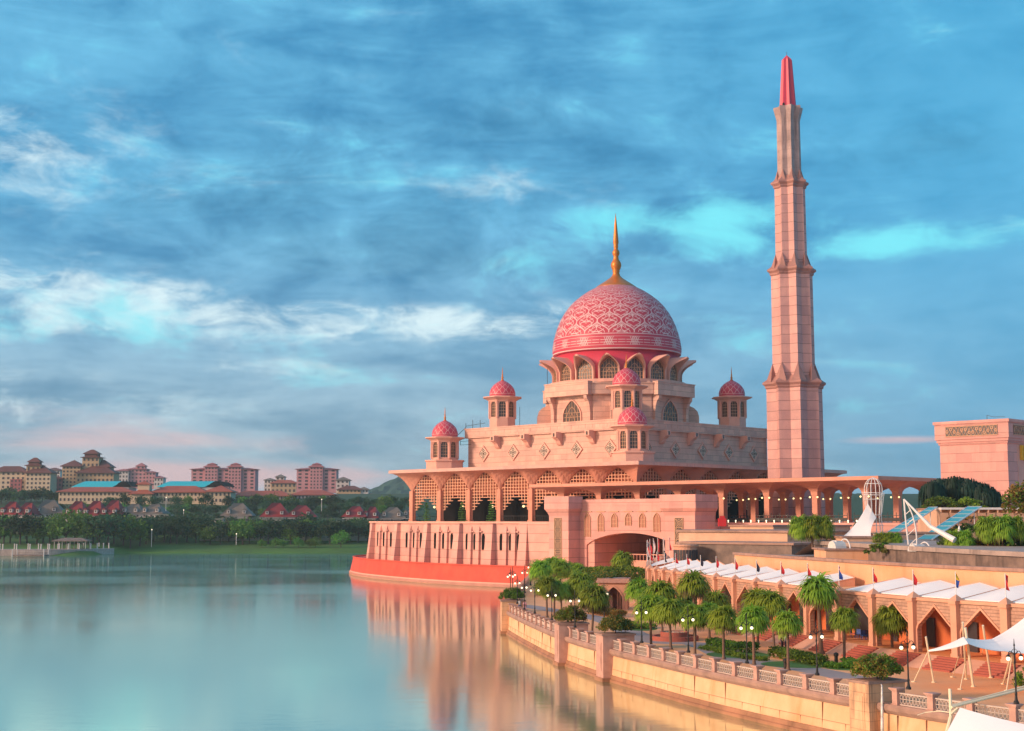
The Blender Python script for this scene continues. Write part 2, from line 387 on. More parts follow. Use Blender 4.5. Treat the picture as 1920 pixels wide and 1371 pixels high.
def arch_wall(mb, x0, x1, z0, z1, a0, a1, b0, spring, apex, th, fn=ogee, n=16, M_=None):
    """a wall in the xz plane, front at y=0, back at y=th, pierced by an arched opening a0..a1 from b0"""
    def q(*ps):
        ps = [Vector(p) for p in ps]
        if M_: ps = [M_ @ p for p in ps]
        mb.quad(*ps)
    xs = [a0 + (a1 - a0) * i / n for i in range(n + 1)]; hs = [fn(2 * i / n - 1, spring, apex) for i in range(n + 1)]
    for y, s_ in ((0, 1), (th, -1)):
        def fq(p):
            q(*(p if s_ == 1 else p[::-1]))
        if a0 > x0: fq([(x0, y, z0), (a0, y, z0), (a0, y, z1), (x0, y, z1)])
        if x1 > a1: fq([(a1, y, z0), (x1, y, z0), (x1, y, z1), (a1, y, z1)])
        if b0 > z0: fq([(a0, y, z0), (a1, y, z0), (a1, y, b0), (a0, y, b0)])
        for i in range(n): fq([(xs[i], y, hs[i]), (xs[i + 1], y, hs[i + 1]), (xs[i + 1], y, z1), (xs[i], y, z1)])
    for i in range(n): q((xs[i], 0, hs[i]), (xs[i], th, hs[i]), (xs[i + 1], th, hs[i + 1]), (xs[i + 1], 0, hs[i + 1]))
    q((a0, 0, b0), (a0, th, b0), (a0, th, hs[0]), (a0, 0, hs[0])); q((a1, 0, hs[-1]), (a1, th, hs[-1]), (a1, th, b0), (a1, 0, b0))
    if b0 > z0: q((a0, 0, b0), (a1, 0, b0), (a1, th, b0), (a0, th, b0))
    q((x0, 0, z1), (x1, 0, z1), (x1, th, z1), (x0, th, z1)); q((x0, 0, z0), (x0, 0, z1), (x0, th, z1), (x0, th, z0)); q((x1, 0, z0), (x1, th, z0), (x1, th, z1), (x1, 0, z1))
def rotz(a): return Matrix.Rotation(a, 4, 'Z')
def tr(x, y, z=0): return Matrix.Translation((x, y, z))
def arch_band(mb, a0, a1, b0, spring, apex, wd, y0, y1, fn=ogee, n=16, M_=None):
    """a raised moulding following an arched opening"""
    pts = [(a0, b0)] + [(a0 + (a1 - a0) * i / n, fn(2 * i / n - 1, spring, apex)) for i in range(n + 1)] + [(a1, b0)]
    xc = (a0 + a1) / 2; hw = (a1 - a0) / 2
    out = [(a0 - wd, b0)] + [(xc + (hw + wd) * (2 * i / n - 1), fn(2 * i / n - 1, spring, apex + wd * 1.1)) for i in range(n + 1)] + [(a1 + wd, b0)]
    T = (lambda p: M_ @ Vector(p)) if M_ else Vector
    mb.strip([T((x, y0, z)) for x, z in pts], [T((x, y0, z)) for x, z in out])
    mb.strip([T((x, y0, z)) for x, z in out], [T((x, y1, z)) for x, z in out])
    mb.strip([T((x, y1, z)) for x, z in pts], [T((x, y0, z)) for x, z in pts])
CX, CY = 29.3, 385.0; S7 = math.sqrt(.5)
def L2W(x, y): return (CX + S7 * (x + y), CY + S7 * (y - x))
# ================================================================ MOSQUE (local frame: faces on the axes, turned -45 degrees)
Z0 = 15.0
OFF = (0, 0, Z0)
mosque = thing('mosque', 'large pink granite mosque with a patterned rose dome and smaller corner domes above the lake', 'mosque', (CX, CY, Z0), R(-45))
A = 29.3
mb = MB(); mb.box(-A, A, -A, A, 28.5, 38.6); mb.box(-A + .4, A - .4, -A + .4, A - .4, 38.6, 39.9)
hall = mb.build('hall_wall', 'granite', mosque, OFF)
mb = MB()
for k in range(4):
    T = rotz(k * pi / 2)
    mb.box(-30.0, 29.2, -30.0, -29.2, 38.15, 40.35, T); mb.box(-30.15, 29.05, -30.15, -29.05, 40.35, 40.65, T); mb.box(-30.1, 29.1, -30.1, -29.3, 37.95, 38.149, T)
    for i in range(24):                                 # carved frieze blocks
        x = -28.6 + i * 2.45; mb.box(x, x + 2.0, -30.06, -29.99, 38.75, 39.75, T)
mb.build('parapet', 'granite', mosque, OFF)
# corbels under the parapet, diamond windows between them
cb = MB()
prof = [(0, 38.1), (-2.6, 38.1), (-2.6, 36.7), (-2.0, 36.5), (-1.2, 35.9), (-.8, 35.1), (-.35, 34.7), (0, 34.7)]
cb.prism([(y, z) for y, z in prof], -.75, .75, Matrix(((0, 0, 1, 0), (1, 0, 0, 0), (0, 1, 0, 0), (0, 0, 0, 1))))
cb.cur = 1; cb.box(-.28, .28, -2.66, -2.59, 36.9, 37.8)
cbm = cb.mesh('corbel', ['granite_plain', 'glass_dark'])
dm = MB()
def rhomb(mb, w_, h_, y, z): return [(-w_, y, z), (0, y, z - h_), (w_, y, z), (0, y, z + h_)]
o_, i_ = rhomb(dm, 2.15, 2.25, -.35, 0), rhomb(dm, 1.7, 1.8, -.35, 0)
dm.strip(o_ + o_[:1], i_ + i_[:1]); bk = rhomb(dm, 2.15, 2.25, 0.05, 0); dm.strip(bk + bk[:1], o_ + o_[:1]); ib = rhomb(dm, 1.7, 1.8, -.03, 0); dm.strip(i_ + i_[:1], ib + ib[:1])
dgl = MB(); dgl.quad(*rhomb(dgl, 1.7, 1.8, -.05, 0)); dgl.cur = 1
for s_, t_ in ((.95, .78), (.62, .50), (.34, .22)):
    a, b = rhomb(dgl, 1.7 * s_, 1.8 * s_, -.2, 0), rhomb(dgl, 1.7 * t_, 1.8 * t_, -.2, 0); dgl.strip(a + a[:1], b + b[:1])
for sx in (-1, 1):
    for sz in (-1, 1): dgl.box(sx * .55 - .16, sx * .55 + .16, -.22, -.12, sz * .55 - .16, sz * .55 + .16)
dmm = dm.mesh('diamond_window', 'granite_plain'); dgm = dgl.mesh('grille', ['glass_dark', 'grille_pale'])
for k in range(4):
    for i in range(4):
        o = mesh_obj('corbel', cbm, mosque); x = -17.2 + i * 11.47
        p = rotz(k * pi / 2) @ Vector((x, -A - .02, -Z0)); o.location = p; o.rotation_euler = (0, 0, k * pi / 2)
    for i in range(5):
        o = mesh_obj('diamond_window', dmm, mosque); x = -23 + i * 11.47
        p = rotz(k * pi / 2) @ Vector((x, -A - .02, 33.5 - Z0)); o.location = p; o.rotation_euler = (0, 0, k * pi / 2)
        g_ = mesh_obj('grille', dgm, o)
# octagon storey
def octo(ap): r = ap / cos(pi / 8); return [(r * cos(pi / 8 + k * pi / 4), r * sin(pi / 8 + k * pi / 4)) for k in range(8)]
mb = MB(); mb.prism(octo(18.5), 39.9, 48.7); mb.prism(octo(19.6), 48.7, 51.4); mb.prism(octo(19.75), 51.4, 51.7); mb.prism(octo(18.0), 51.7, 52.3)
mb.build('octagon_wall', 'granite', mosque, OFF)
mb = MB()
for k in range(4):
    T = rotz(k * pi / 2)
    mb.box(-7.9, 7.9, -21.0, -19.4, 48.5, 51.8, T); mb.box(-8.05, 8.05, -21.15, -19.3, 51.8, 52.1, T)
    for sx in (-1, 1):                                    # curved brackets at the ends of each parapet
        pr = [(0, 0), (-2.3, 0), (-2.2, -.9), (-1.5, -1.7), (-1.1, -2.9), (-.9, -4.2), (-.9, -8.4), (0, -8.4)]
        T2 = T @ tr(sx * 6.6 - .55, -18.45, 48.5) @ Matrix(((0, 0, 1, 0), (1, 0, 0, 0), (0, 1, 0, 0), (0, 0, 0, 1)))
        mb.prism(pr, 0, 1.1, T2)
    # rounded buttress on each diagonal
    T3 = rotz(k * pi / 2 + pi / 4)
    pr = [(-22.3, 39.5), (-17.5, 39.5), (-17.5, 46.8), (-19.6, 46.8), (-20.9, 46.2), (-21.9, 45.2), (-22.3, 43.8)]
    mb.prism(pr, -3.4, 3.4, T3 @ Matrix(((0, 0, 1, 0), (1, 0, 0, 0), (0, 1, 0, 0), (0, 0, 0, 1))))
mb.build('octagon_parapet', 'granite', mosque, OFF)
def window_set(hw, z0, sp, ap, y, nested=3, bars=5, wd=.25):
    fr = MB(); arch_band(fr, -hw, hw, z0, sp, ap, wd, y - .3, y + .05)
    gl = MB(); pts = [(hw * (2 * i / 14 - 1), ogee(2 * i / 14 - 1, sp, ap)) for i in range(15)]
    gl.quad(*([(x, y - .05, z) for x, z in [(-hw, z0)] + pts + [(hw, z0)]])); gl.cur = 1
    for j in range(1, nested):
        q = 1 - j / nested; a = hw * q
        arch_band(gl, -a, a, z0, sp - (ap - sp) * j * .35, ap - (ap - z0) * .26 * j, .13, y - .16, y - .06)
    for j in range(1, bars):
        z = z0 + (sp + (ap - sp) * .4 - z0) * j / bars; gl.box(-hw * .98, hw * .98, y - .12, y - .06, z - .05, z + .05)
    for x in (-.66, -.33, 0, .33, .66): gl.box(x * hw - .05, x * hw + .05, y - .13, y - .06, z0, ogee(x, sp, ap) - .1)
    return fr, gl
fr, gl = window_set(3.1, 40.6, 43.8, 47.4, 0, 3, 4, .35)
frm, glm = fr.mesh('arched_window', 'granite_plain', OFF), gl.mesh('grille', ['glass_dark', 'grille'], OFF)
for k in range(4):
    o = mesh_obj('arched_window', frm, mosque); o.location = rotz(k * pi / 2) @ Vector((0, -18.52, 0)); o.rotation_euler = (0, 0, k * pi / 2)
    mesh_obj('grille', glm, o)
# drum with hooded windows
mb = MB(); mb.smooth = True; mb.lathe([(17.0, 51.8), (17.0, 61.2)], 64); mb.build('drum', 'crimson', mosque, OFF)
mb = MB(); mb.lathe([(19.2, 52.0), (19.2, 52.9), (17.05, 53.1)], 48, cap=False); mb.build('drum_ledge', 'granite_plain', mosque, OFF)
hd = MB(); NH = 20; hw = 2.45
def hood_r(z): t = min(1, max(0, (z - 55.2) / 3.7)); return 17.9 + 4.1 * t ** 2.0
outl = [(-hw, 52.9)] + [(-hw, 52.9 + (56.3 - 52.9) * i / 5) for i in range(1, 5)] + [(hw * (2 * i / NH - 1), ogee(2 * i / NH - 1, 56.3, 59.0)) for i in range(NH + 1)] + [(hw, 52.9 + (56.3 - 52.9) * i / 5) for i in range(4, 0, -1)] + [(hw, 52.9)]
def off_out(o, k):
    res = []
    for x, z in o: res.append((x * (1 + k / hw), z + (k if z > 56.4 else 0) * max(0, 1 - abs(x) / hw * .6)))
    return res
big = off_out(outl, .42)
inA = [(x, -16.9, z) for x, z in outl]; inB = [(x, -hood_r(z), z + (hood_r(z) - 17.9) * .0) for x, z in outl]
ouA = [(x, -16.9, z) for x, z in big]; ouB = [(x, -hood_r(z), z + (hood_r(z) - 17.9) * .0) for x, z in big]
hd.smooth = True; hd.strip(inA, inB); hd.strip(ouB, ouA); hd.smooth = False; hd.strip(inB, ouB)
hdm = hd.mesh('hooded_window', 'granite_plain', OFF)
fr, gl = window_set(2.3, 52.9, 55.9, 58.5, 0, 3, 4, .15)
gl.add(*(fr.v, fr.f)); glm = gl.mesh('grille', ['glass_dark', 'grille'], OFF)
for k in range(16):
    a = R(11.25 + 22.5 * k)
    o = mesh_obj('hooded_window', hdm, mosque); o.rotation_euler = (0, 0, a)
    g_ = mesh_obj('grille', glm, o); g_.location = (0, -17.25, 0)
# main dome with relief tracery
DP = [(60.9, 17.75), (61.6, 17.98), (63, 17.95), (65, 17.65), (67, 17.15), (69, 16.5), (70.8, 15.75), (72.7, 14.7), (74.6, 13.35), (76.2, 11.85), (77.6, 10.15), (79, 8.1), (80.3, 5.7), (81.0, 4.3)]
def rz_(z, P=DP):
    for (a, ra), (b, rb) in zip(P, P[1:]):
        if z <= b: t = max(0, (z - a) / (b - a)); return ra + (rb - ra) * t
    return P[-1][1]
def conformal(P, zs):
    """table of conformal latitude q(z) from zs upward"""
    T = [(0.0, zs)]; z = zs; q = 0; dz_ = .02
    while z < P[-1][0]:
        r = rz_(z, P); r2 = rz_(z + dz_, P); q += math.hypot(dz_, r2 - r) / max(r, .2); z += dz_; T.append((q, z))
    return T
def q2z(T, q):
    if q <= 0: return T[0][1] + q * 17
    lo, hi = 0, len(T) - 1
    if q >= T[hi][0]: return T[hi][1]
    while hi - lo > 1:
        m_ = (lo + hi) // 2
        if T[m_][0] < q: lo = m_
        else: hi = m_
    return T[lo][1]
def ribbon(mb, pts, wq, P, T, lift, zclip):
    """pts in (theta, q); a flat raised strap on the dome"""
    pts = [p for p in pts]
    L_, Rr = [], []
    for i, (th, q) in enumerate(pts):
        a = pts[max(0, i - 1)]; b = pts[min(len(pts) - 1, i + 1)]; tx, ty = b[0] - a[0], b[1] - a[1]; n_ = math.hypot(tx, ty) or 1
        nx, ny = -ty / n_ * wq, tx / n_ * wq
        for lst, s_ in ((L_, 1), (Rr, -1)):
            z = q2z(T, q + ny * s_); r = rz_(z, P) + lift; lst.append((r * cos(th + nx * s_), r * sin(th + nx * s_), z))
    for i in range(len(pts) - 1):
        if min(L_[i][2], L_[i + 1][2]) < zclip[0] or max(L_[i][2], L_[i + 1][2]) > zclip[1]: continue
        mb.quad(L_[i], Rr[i], Rr[i + 1], L_[i + 1])
mb = MB(); mb.smooth = True
fine = [(rz_(60.9 + (81 - 60.9) * i / 40), 60.9 + (81 - 60.9) * i / 40) for i in range(41)]
mb.lathe(fine, 96); mb.cur = 1
T_ = conformal(DP, 65.2); H_ = pi / 16
def ell(cx, cy, rx, ry, a0, a1, n=10): return [(cx + rx * cos(R(a0 + (a1 - a0) * i / n)), cy + ry * sin(R(a0 + (a1 - a0) * i / n))) for i in range(n + 1)]
S_curve = [(.5 - .5 * cos(pi * (y + 1)) if True else 0, y) for y in [-1 + i / 12 for i in range(13)]]
bulge = [((x - .03 * sin(2 * pi * (y + 1))), y) for x, y in S_curve]
motif = [
    ([(x, y) for x, y in bulge], .045), ([(-x, y) for x, y in bulge], .045), ([(x * .66, y * .66 - .05) for x, y in bulge], .024), ([(-x * .66, y * .66 - .05) for x, y in bulge], .024), ([(x * .66, -y * .66 - .05) for x, y in bulge], .024), ([(-x * .66, -y * .66 - .05) for x, y in bulge], .024),
    ([(-.2, 0), (0, .2), (.2, 0), (0, -.2), (-.2, 0)], .030),
    (ell(0, .55, .75, .55, 215, 325), .030), (ell(0, -.55, .75, .55, 35, 145), .030),
    (ell(-.30, -.28, .26, .22, 60, 300), .028), (ell(.30, -.28, .26, .22, 120, -120), .028),
    ([(0, .26), (0, .62)], .045), (ell(-.16, .40, .16, .14, 0, 200), .028), (ell(.16, .40, .16, .14, 180, -20), .028), ([(-.12, .58), (0, .74), (.12, .58)], .03)]
for row in range(-1, 10):
    for k in range(16):
        c_th = (2 * k + (row % 2)) * H_; c_q = (row + .15) * H_
        for pts, wd in motif:
            ribbon(mb, [(c_th + x * H_, c_q + y * H_) for x, y in pts], wd * H_, DP, T_, .07, (65.35, 80.9))
T2_ = conformal(DP, 60.95)
def ring(z, hgt): 
    n = 96; r = rz_(z) + .07; mb.strip([(r * cos(2 * pi * i / n), r * sin(2 * pi * i / n), z) for i in range(n + 1)], [(rz_(z + hgt) * cos(2 * pi * i / n) * (r / (r - .07)), rz_(z + hgt) * sin(2 * pi * i / n) * (r / (r - .07)), z + hgt) for i in range(n + 1)])
for z, hh in ((61.0, .30), (62.0, .10), (65.05, .2), (64.3, .10)): ring(z, hh)
for k in range(16):
    c = (2 * k + 1) * H_
    for z in (62.8, 63.5):
        for a, b in ((-.95, -.35), (-.28, .28), (.35, .95)):
            n = 5; ribbon(mb, [(c + H_ + (a + (b - a) * i / n) * H_, (z - 60.95) / 17.9) for i in range(n + 1)], .0045, DP, T2_, .075, (60.9, 66))
    for dx_ in (-.22, -.07, .08, .23):
        for s_ in (-1, 1):
            ribbon(mb, [(c + (dx_ - s_ * .14) * H_, .068), (c + dx_ * H_, .13), (c + (dx_ + s_ * .14) * H_, .19)], .0042, DP, T2_, .08, (60.9, 66))
main_dome = mb.build('main_dome', ['dome_red', 'tracery'], mosque, OFF)
mb = MB(); mb.smooth = True
gp = [(5.9, 80.2), (5.6, 80.5), (4.6, 81.2), (3.2, 82.1), (1.9, 83.0), (1.2, 83.7), (1.05, 84.6), (1.3, 84.9), (1.15, 85.2), (1.5, 85.7), (1.85, 86.6), (1.75, 87.3), (1.3, 88.0), (.9, 88.5), (.95, 88.8), (.8, 89.2), (1.15, 89.8), (1.3, 90.4), (1.0, 91.0), (.65, 91.4), (.75, 91.8), (.85, 92.1), (.72, 92.5), (.98, 93.2), (.75, 95.5), (.45, 98.3), (.22, 100.2), (.05, 101.6)]
mb.lathe([(r * (.82 if z > 83.8 else 1), z) for r, z in gp], 20); mb.build('finial', 'gold', main_dome, OFF)

# turrets with small domes: one kind, eight places
def wall8(r, k): a = pi / 8 + k * pi / 4; return a
tb = MB(); ap8 = 3.55
tb.prism(octo(ap8), -4.2, -.05)
for k in range(8):
    T = rotz(k * pi / 4) @ tr(0, -ap8, 0); w8 = ap8 * math.tan(pi / 8)
    arch_wall(tb, -w8, w8, -.05, 5.6, -.92, .92, .1, 3.6, 4.9, .45, ogee, 8, T)
    T = rotz(k * pi / 4 + pi / 8); tb.tube(T @ Vector((0, -3.85, -.2)), T @ Vector((0, -3.85, 5.0)), .3, .3, 6)
tb.lathe([(3.95, 4.3), (4.2, 4.8), (5.0, 5.25), (5.75, 5.45), (5.75, 5.7), (3.7, 5.85)], 8, rot=pi / 8, cap=False)
tbm = tb.mesh('turret', 'granite_plain')
tg = MB()
for k in range(8):
    T = rotz(k * pi / 4) @ tr(0, -ap8 + .32, 0)
    tg.cur = 0; tg.quad(*[T @ Vector(p) for p in ((-1, 0, 0), (1, 0, 0), (1, 0, 5), (-1, 0, 5))]); tg.cur = 1
    for x in (-.31, .31): tg.box(x - .04, x + .04, -.12, -.04, 0, 4.6, T)
    for z in (.9, 1.8, 2.7, 3.4): tg.box(-.9, .9, -.11, -.04, z - .04, z + .04, T)
tgm = tg.mesh('grille', ['glass_dark', 'grille'])
SDP = [(5.7, 3.45), (6.3, 3.62), (7.0, 3.6), (7.8, 3.38), (8.6, 2.95), (9.3, 2.3), (9.9, 1.5), (10.3, .75), (10.5, .35)]
td = MB(); td.smooth = True; td.lathe([(rz_(5.7 + 4.8 * i / 20, SDP), 5.7 + 4.8 * i / 20) for i in range(21)], 32); td.cur = 1
T3_ = conformal(SDP, 6.5); h12 = pi / 12
for row in range(0, 12):
    for k in range(12):
        c_th = (2 * k + (row % 2)) * h12; c_q = row * h12 * 1.15
        for sx in (-1, 1): ribbon(td, [(c_th + sx * x * h12, c_q + y * h12 * 1.15) for x, y in [(i / 6, .12 * sin(2 * pi * i / 6) + 1 - i / 6) for i in range(7)]], .021, SDP, T3_, .05, (6.5, 10.2))
for z in (5.95, 6.45):
    td.strip([((rz_(z, SDP) + .05) * cos(2 * pi * i / 32), (rz_(z, SDP) + .05) * sin(2 * pi * i / 32), z) for i in range(33)], [((rz_(z, SDP) + .06) * cos(2 * pi * i / 32), (rz_(z, SDP) + .06) * sin(2 * pi * i / 32), z + .12) for i in range(33)])
tdm = td.mesh('small_dome', ['crimson', 'tracery_hot'])
tf = MB(); tf.smooth = True; tf.lathe([(.5, 10.35), (.3, 10.75), (.2, 10.9), (.3, 11.1), (.34, 11.3), (.2, 11.55), (.13, 11.7), (.22, 11.9), (.2, 12.1), (.1, 12.3), (.13, 12.6), (.09, 13.4), (.02, 14.3)], 10)
tfm = tf.mesh('finial', 'gold')
turret0 = None
for lvl, dd, zz in (('upper', 22.6, 43.7), ('lower', 33.9, 32.5)):
    for sx in (-1, 1):
        for sy in (-1, 1):
            o = mesh_obj('turret', tbm, mosque); o.location = (sx * dd, sy * dd, zz - Z0)
            mesh_obj('grille', tgm, o); dd_ = mesh_obj('small_dome', tdm, o); mesh_obj('finial', tfm, o)
            if lvl == 'lower':
                b_ = MB(); b_.prism(octo(5.0), -3.5, -1.0); b_.prism(octo(5.35), -1.0, -.6); b_.build('turret_base', 'granite_plain', o)
# verandah: fascia slab, folded soffit, columns and stepped lattice screens on all four sides
AE, AC = 44.9, 40.2; BAY = 2 * AC / 7
mb = MB()
mb.prism([(-AE, -AE), (AE, -AE), (AE, AE), (-AE, AE)], 28.25, 29.05); mb.prism([(-AE + .3, -AE + .3), (AE - .3, -AE + .3), (AE - .3, AE - .3), (-AE + .3, AE - .3)], 29.05, 29.15)
mb.build('verandah_roof', 'eave_top', mosque, OFF)
def fin_z(t, zs=22.9, ze=28.25): return zs + (ze - zs) * (1 - (1 - t) ** 2.2)
ev = MB(); NB, NTt = 12, 6
xs_e = [-AE] + [-AC + BAY * i for i in range(1, 7)] + [AE]
for b in range(7):
    xc0, xc1 = -AC + BAY * b, -AC + BAY * (b + 1); xe0, xe1 = xs_e[b], xs_e[b + 1]
    rows = []
    for j in range(NTt + 1):
        t = j / NTt; row = []
        for i in range(NB + 1):
            s_ = i / NB; x = (xc0 + (xc1 - xc0) * s_) * (1 - t) + (xe0 + (xe1 - xe0) * s_) * t
            za = ogee(2 * s_ - 1, 22.9, 28.0); ze = 28.25
            blend = 1 - (1 - t) ** 2.2
            row.append((x, -AC - (AE - AC) * t, za * (1 - blend) + ze * blend))
        rows.append(row)
    for r0, r1 in zip(rows, rows[1:]): ev.strip(r0, r1)
    # inner side wall above each arch so the vault reads solid
    ev.strip(rows[0], [(p[0], -AC + .5, p[2]) for p in rows[0]])
evm = ev.mesh('soffit', 'soffit', OFF)
for k in range(4): mesh_obj('soffit', evm, mosque).rotation_euler = (0, 0, k * pi / 2)
cm = MB(); cm.box(-.68, .68, -.6, .6, 15.0, 23.4); cm.box(-.82, .82, -.75, .75, 15.0, 15.5); cm.box(-.76, .76, -.7, .7, 20.7, 20.95)
cmm = cm.mesh('column', 'soffit', OFF)
for k in range(4):
    for i in range(7):
        o = mesh_obj('column', cmm, mosque); o.location = rotz(k * pi / 2) @ Vector((-AC + BAY * i, -AC + .1, 0)); o.rotation_euler = (0, 0, k * pi / 2)
ls = MB(); cell = .94; rh = .80; ncol = 5.5
def zlow(ax): return 18.2 if ax > 3.9 else max(18.6, 22.2 - rh * math.floor(max(0, ax - .5) / .75 + .999))
zr = [18.2 + rh * i for i in range(13)]; xr = [(-5 + i) * 1.02 for i in range(11)]
for x in xr:
    z0 = 18.2 if abs(x) > 3.9 else 22.2 - rh * round(abs(x) / 1.02 + .01) ; z0 = max(18.2, z0)
    z1 = ogee(x / 5.74, 22.9, 27.9); ls.box(x - .1, x + .1, -.14, .14, z0, z1)
for z in zr:
    segs = []
    for i in range(10):
        xm = abs((xr[i] + xr[i + 1]) / 2)
        lo = 18.2 if xm > 3.9 else max(18.2, 22.2 - rh * round(xm / 1.02 + .4))
        if z >= lo - .05 and z <= ogee((xm + .2) / 5.74, 22.9, 27.9): ls.box(xr[i], xr[i + 1], -.11, .11, z - .09, z + .09)
ls.box(-5.1, -4.9, -.12, .12, 15, 18.2); ls.box(4.9, 5.1, -.12, .12, 15, 18.2)
lsm = ls.mesh('lattice_screen', 'lattice', OFF)
for k in range(4):
    for i in range(7):
        o = mesh_obj('lattice_screen', lsm, mosque); o.location = rotz(k * pi / 2) @ Vector((-AC + BAY * (i + .5), -AC + .35, 0)); o.rotation_euler = (0, 0, k * pi / 2)
mb = MB()
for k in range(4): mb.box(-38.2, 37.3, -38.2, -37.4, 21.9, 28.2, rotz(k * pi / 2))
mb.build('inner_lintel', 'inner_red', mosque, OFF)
mb = MB(); mb.box(-35.5, 35.5, -35.5, 35.5, 15, 28.2); mb.build('inner_wall', 'inner_dark', mosque, OFF)  # solid box, interior shade put into its near-black colour
ln = MB(); ln.sphere((0, 0, 0), .32, 8, 6); lnm = ln.mesh('lantern', 'lamp_small')
for k in (0, 1):
    for i in range(7):
        o = mesh_obj('lantern', lnm, mosque); o.location = rotz(k * pi / 2) @ Vector((-AC + BAY * (i + .5) - .8, -36.4, 19.0 - Z0))
# railing along the verandah
mb = MB()
for k in range(4):
    T = rotz(k * pi / 2)
    for b in range(7):
        if k in (1, 2) : pass
        x0 = -AC + BAY * b + .9; x1 = x0 + BAY - 1.8
        if k == 0 and b < 3: continue
        mb.box(x0, x1, -AC - .15, -AC - .05, 16.45, 16.55, T); mb.box(x0, x1, -AC - .15, -AC - .05, 15.15, 15.22, T)
        for i in range(17): x = x0 + (x1 - x0) * i / 16; mb.box(x - .03, x + .03, -AC - .13, -AC - .07, 15.2, 16.5, T)
mb.build('railing', 'black_metal', mosque, OFF)
# cat ladders on the roof and an aerial, thin dark metal
mb = MB()
def ladder(mb, p, h, w_=.5):
    for s_ in (-w_, w_): mb.tube((p[0] + s_ * .7, p[1] - s_ * .7, p[2]), (p[0] + s_ * .7, p[1] - s_ * .7, p[2] + h), .06, n=4)
    for i in range(int(h / .8)): mb.tube((p[0] - w_ * .7, p[1] + w_ * .7, p[2] + .4 + i * .8), (p[0] + w_ * .7, p[1] - w_ * .7, p[2] + .4 + i * .8), .05, n=4)
ladder(mb, (-18.6, -19.8, 40.4), 6.2); ladder(mb, (-13.7, -13.8, 53), 7)
for a, b in (((-29.8, -29.8, 40.6), (-29.8, -29.8, 42.2)), ((-27, -29.8, 40.6), (-27, -29.8, 43.0)), ((-24, -29.8, 40.6), (-24, -29.8, 42.8)), ((-29.8, -29.8, 41.4), (-22, -29.8, 41.9)), ((-31.5, -30.2, 37.2), (-27, -30.4, 37.2)), ((-31.5, -30.2, 36.2), (-27, -30.4, 36.2)), ((-31.5, -30.2, 36.2), (-31.5, -30.2, 37.4)), ((-29.8, -29.8, 41), (-33, -31.5, 37.8))): mb.tube(a, b, .07, n=4)
mb.build('roof_ladder', 'black_metal', mosque, OFF)

# ================================================================ MINARET
YM = 334.0; XM = PY(1494.5, 960, YM).x
minaret = thing('minaret', 'tall slender star-plan granite minaret with crimson spire standing right of the mosque', 'minaret', (XM, YM, Z0))
def star(r0, z): 
    return [(r0 * (1 if k % 2 == 0 else .7654) * sin(k * pi / 8), -r0 * (1 if k % 2 == 0 else .7654) * cos(k * pi / 8), z) for k in range(16)]
def star_loft(mb, rz):
    for (ra, za), (rb, zb) in zip(rz, rz[1:]):
        a = star(ra, za); b = star(rb, zb); mb.strip(a + a[:1], b + b[:1])
    mb.add(star(*rz[-1]), [tuple(range(16))])
zm = lambda v: Zv(v, YM); pxm = YM * 1.0 / F_PX
def zr_(v): return zm(v)
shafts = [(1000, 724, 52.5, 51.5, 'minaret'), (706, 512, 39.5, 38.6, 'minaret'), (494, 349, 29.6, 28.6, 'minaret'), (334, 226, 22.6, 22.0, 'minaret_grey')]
for i, (v0, v1, h0, h1, mt) in enumerate(shafts):
    mb = MB(); k = pxm / cos(R(11.25)) * (1 + .0)
    star_loft(mb, [(h0 * k, max(15, zr_(v0) - 3)), (h1 * k, zr_(v1) + .4)]); mb.build('shaft', mt, minaret, OFF)
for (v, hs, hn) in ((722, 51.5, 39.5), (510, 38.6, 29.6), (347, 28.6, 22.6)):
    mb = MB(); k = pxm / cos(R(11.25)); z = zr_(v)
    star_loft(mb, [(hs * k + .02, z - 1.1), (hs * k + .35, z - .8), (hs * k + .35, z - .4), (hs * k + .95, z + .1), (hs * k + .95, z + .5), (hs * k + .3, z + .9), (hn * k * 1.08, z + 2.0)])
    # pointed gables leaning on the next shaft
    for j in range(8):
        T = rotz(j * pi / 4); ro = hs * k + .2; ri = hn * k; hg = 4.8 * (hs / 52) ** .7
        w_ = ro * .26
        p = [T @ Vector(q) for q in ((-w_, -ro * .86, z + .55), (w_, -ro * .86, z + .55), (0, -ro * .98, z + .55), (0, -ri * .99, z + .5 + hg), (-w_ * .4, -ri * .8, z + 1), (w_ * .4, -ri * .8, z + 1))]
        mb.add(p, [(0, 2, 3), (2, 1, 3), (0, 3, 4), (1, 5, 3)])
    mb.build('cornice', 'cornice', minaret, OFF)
mb = MB(); k = pxm / cos(R(11.25)); star_loft(mb, [(22.0 * k, zr_(228)), (27.5 * k, zr_(207)), (27.8 * k, zr_(203)), (17 * k, zr_(202))])
for j in range(8):
    a = j * pi / 4 + pi / 8; T = rotz(a); r = 27.5 * k * .80
    mb.add([T @ Vector(q) for q in ((-1.2, -r, zr_(204)), (1.2, -r, zr_(204)), (0, -r * .85, zr_(218)))], [(0, 1, 2)])
mb.build('crown', 'minaret_grey', minaret, OFF)
mb = MB(); star_loft(mb, [(15.8 * k, zr_(202)), (9.8 * k, zr_(113)), (.02, zr_(103.5))]); mb.build('spire', 'crimson', minaret, OFF)
mb = MB(); mb.tube((0, 0, zr_(104)), (0, 0, zr_(98)), .06, n=5)
for a in (0, 2.2, 4.1): mb.box(2.6 * cos(a) - .25, 2.6 * cos(a) + .25, 2.6 * sin(a) - .25, 2.6 * sin(a) + .25, zr_(202), zr_(198))
mb.build('lightning_rod', 'black_metal', minaret, OFF)

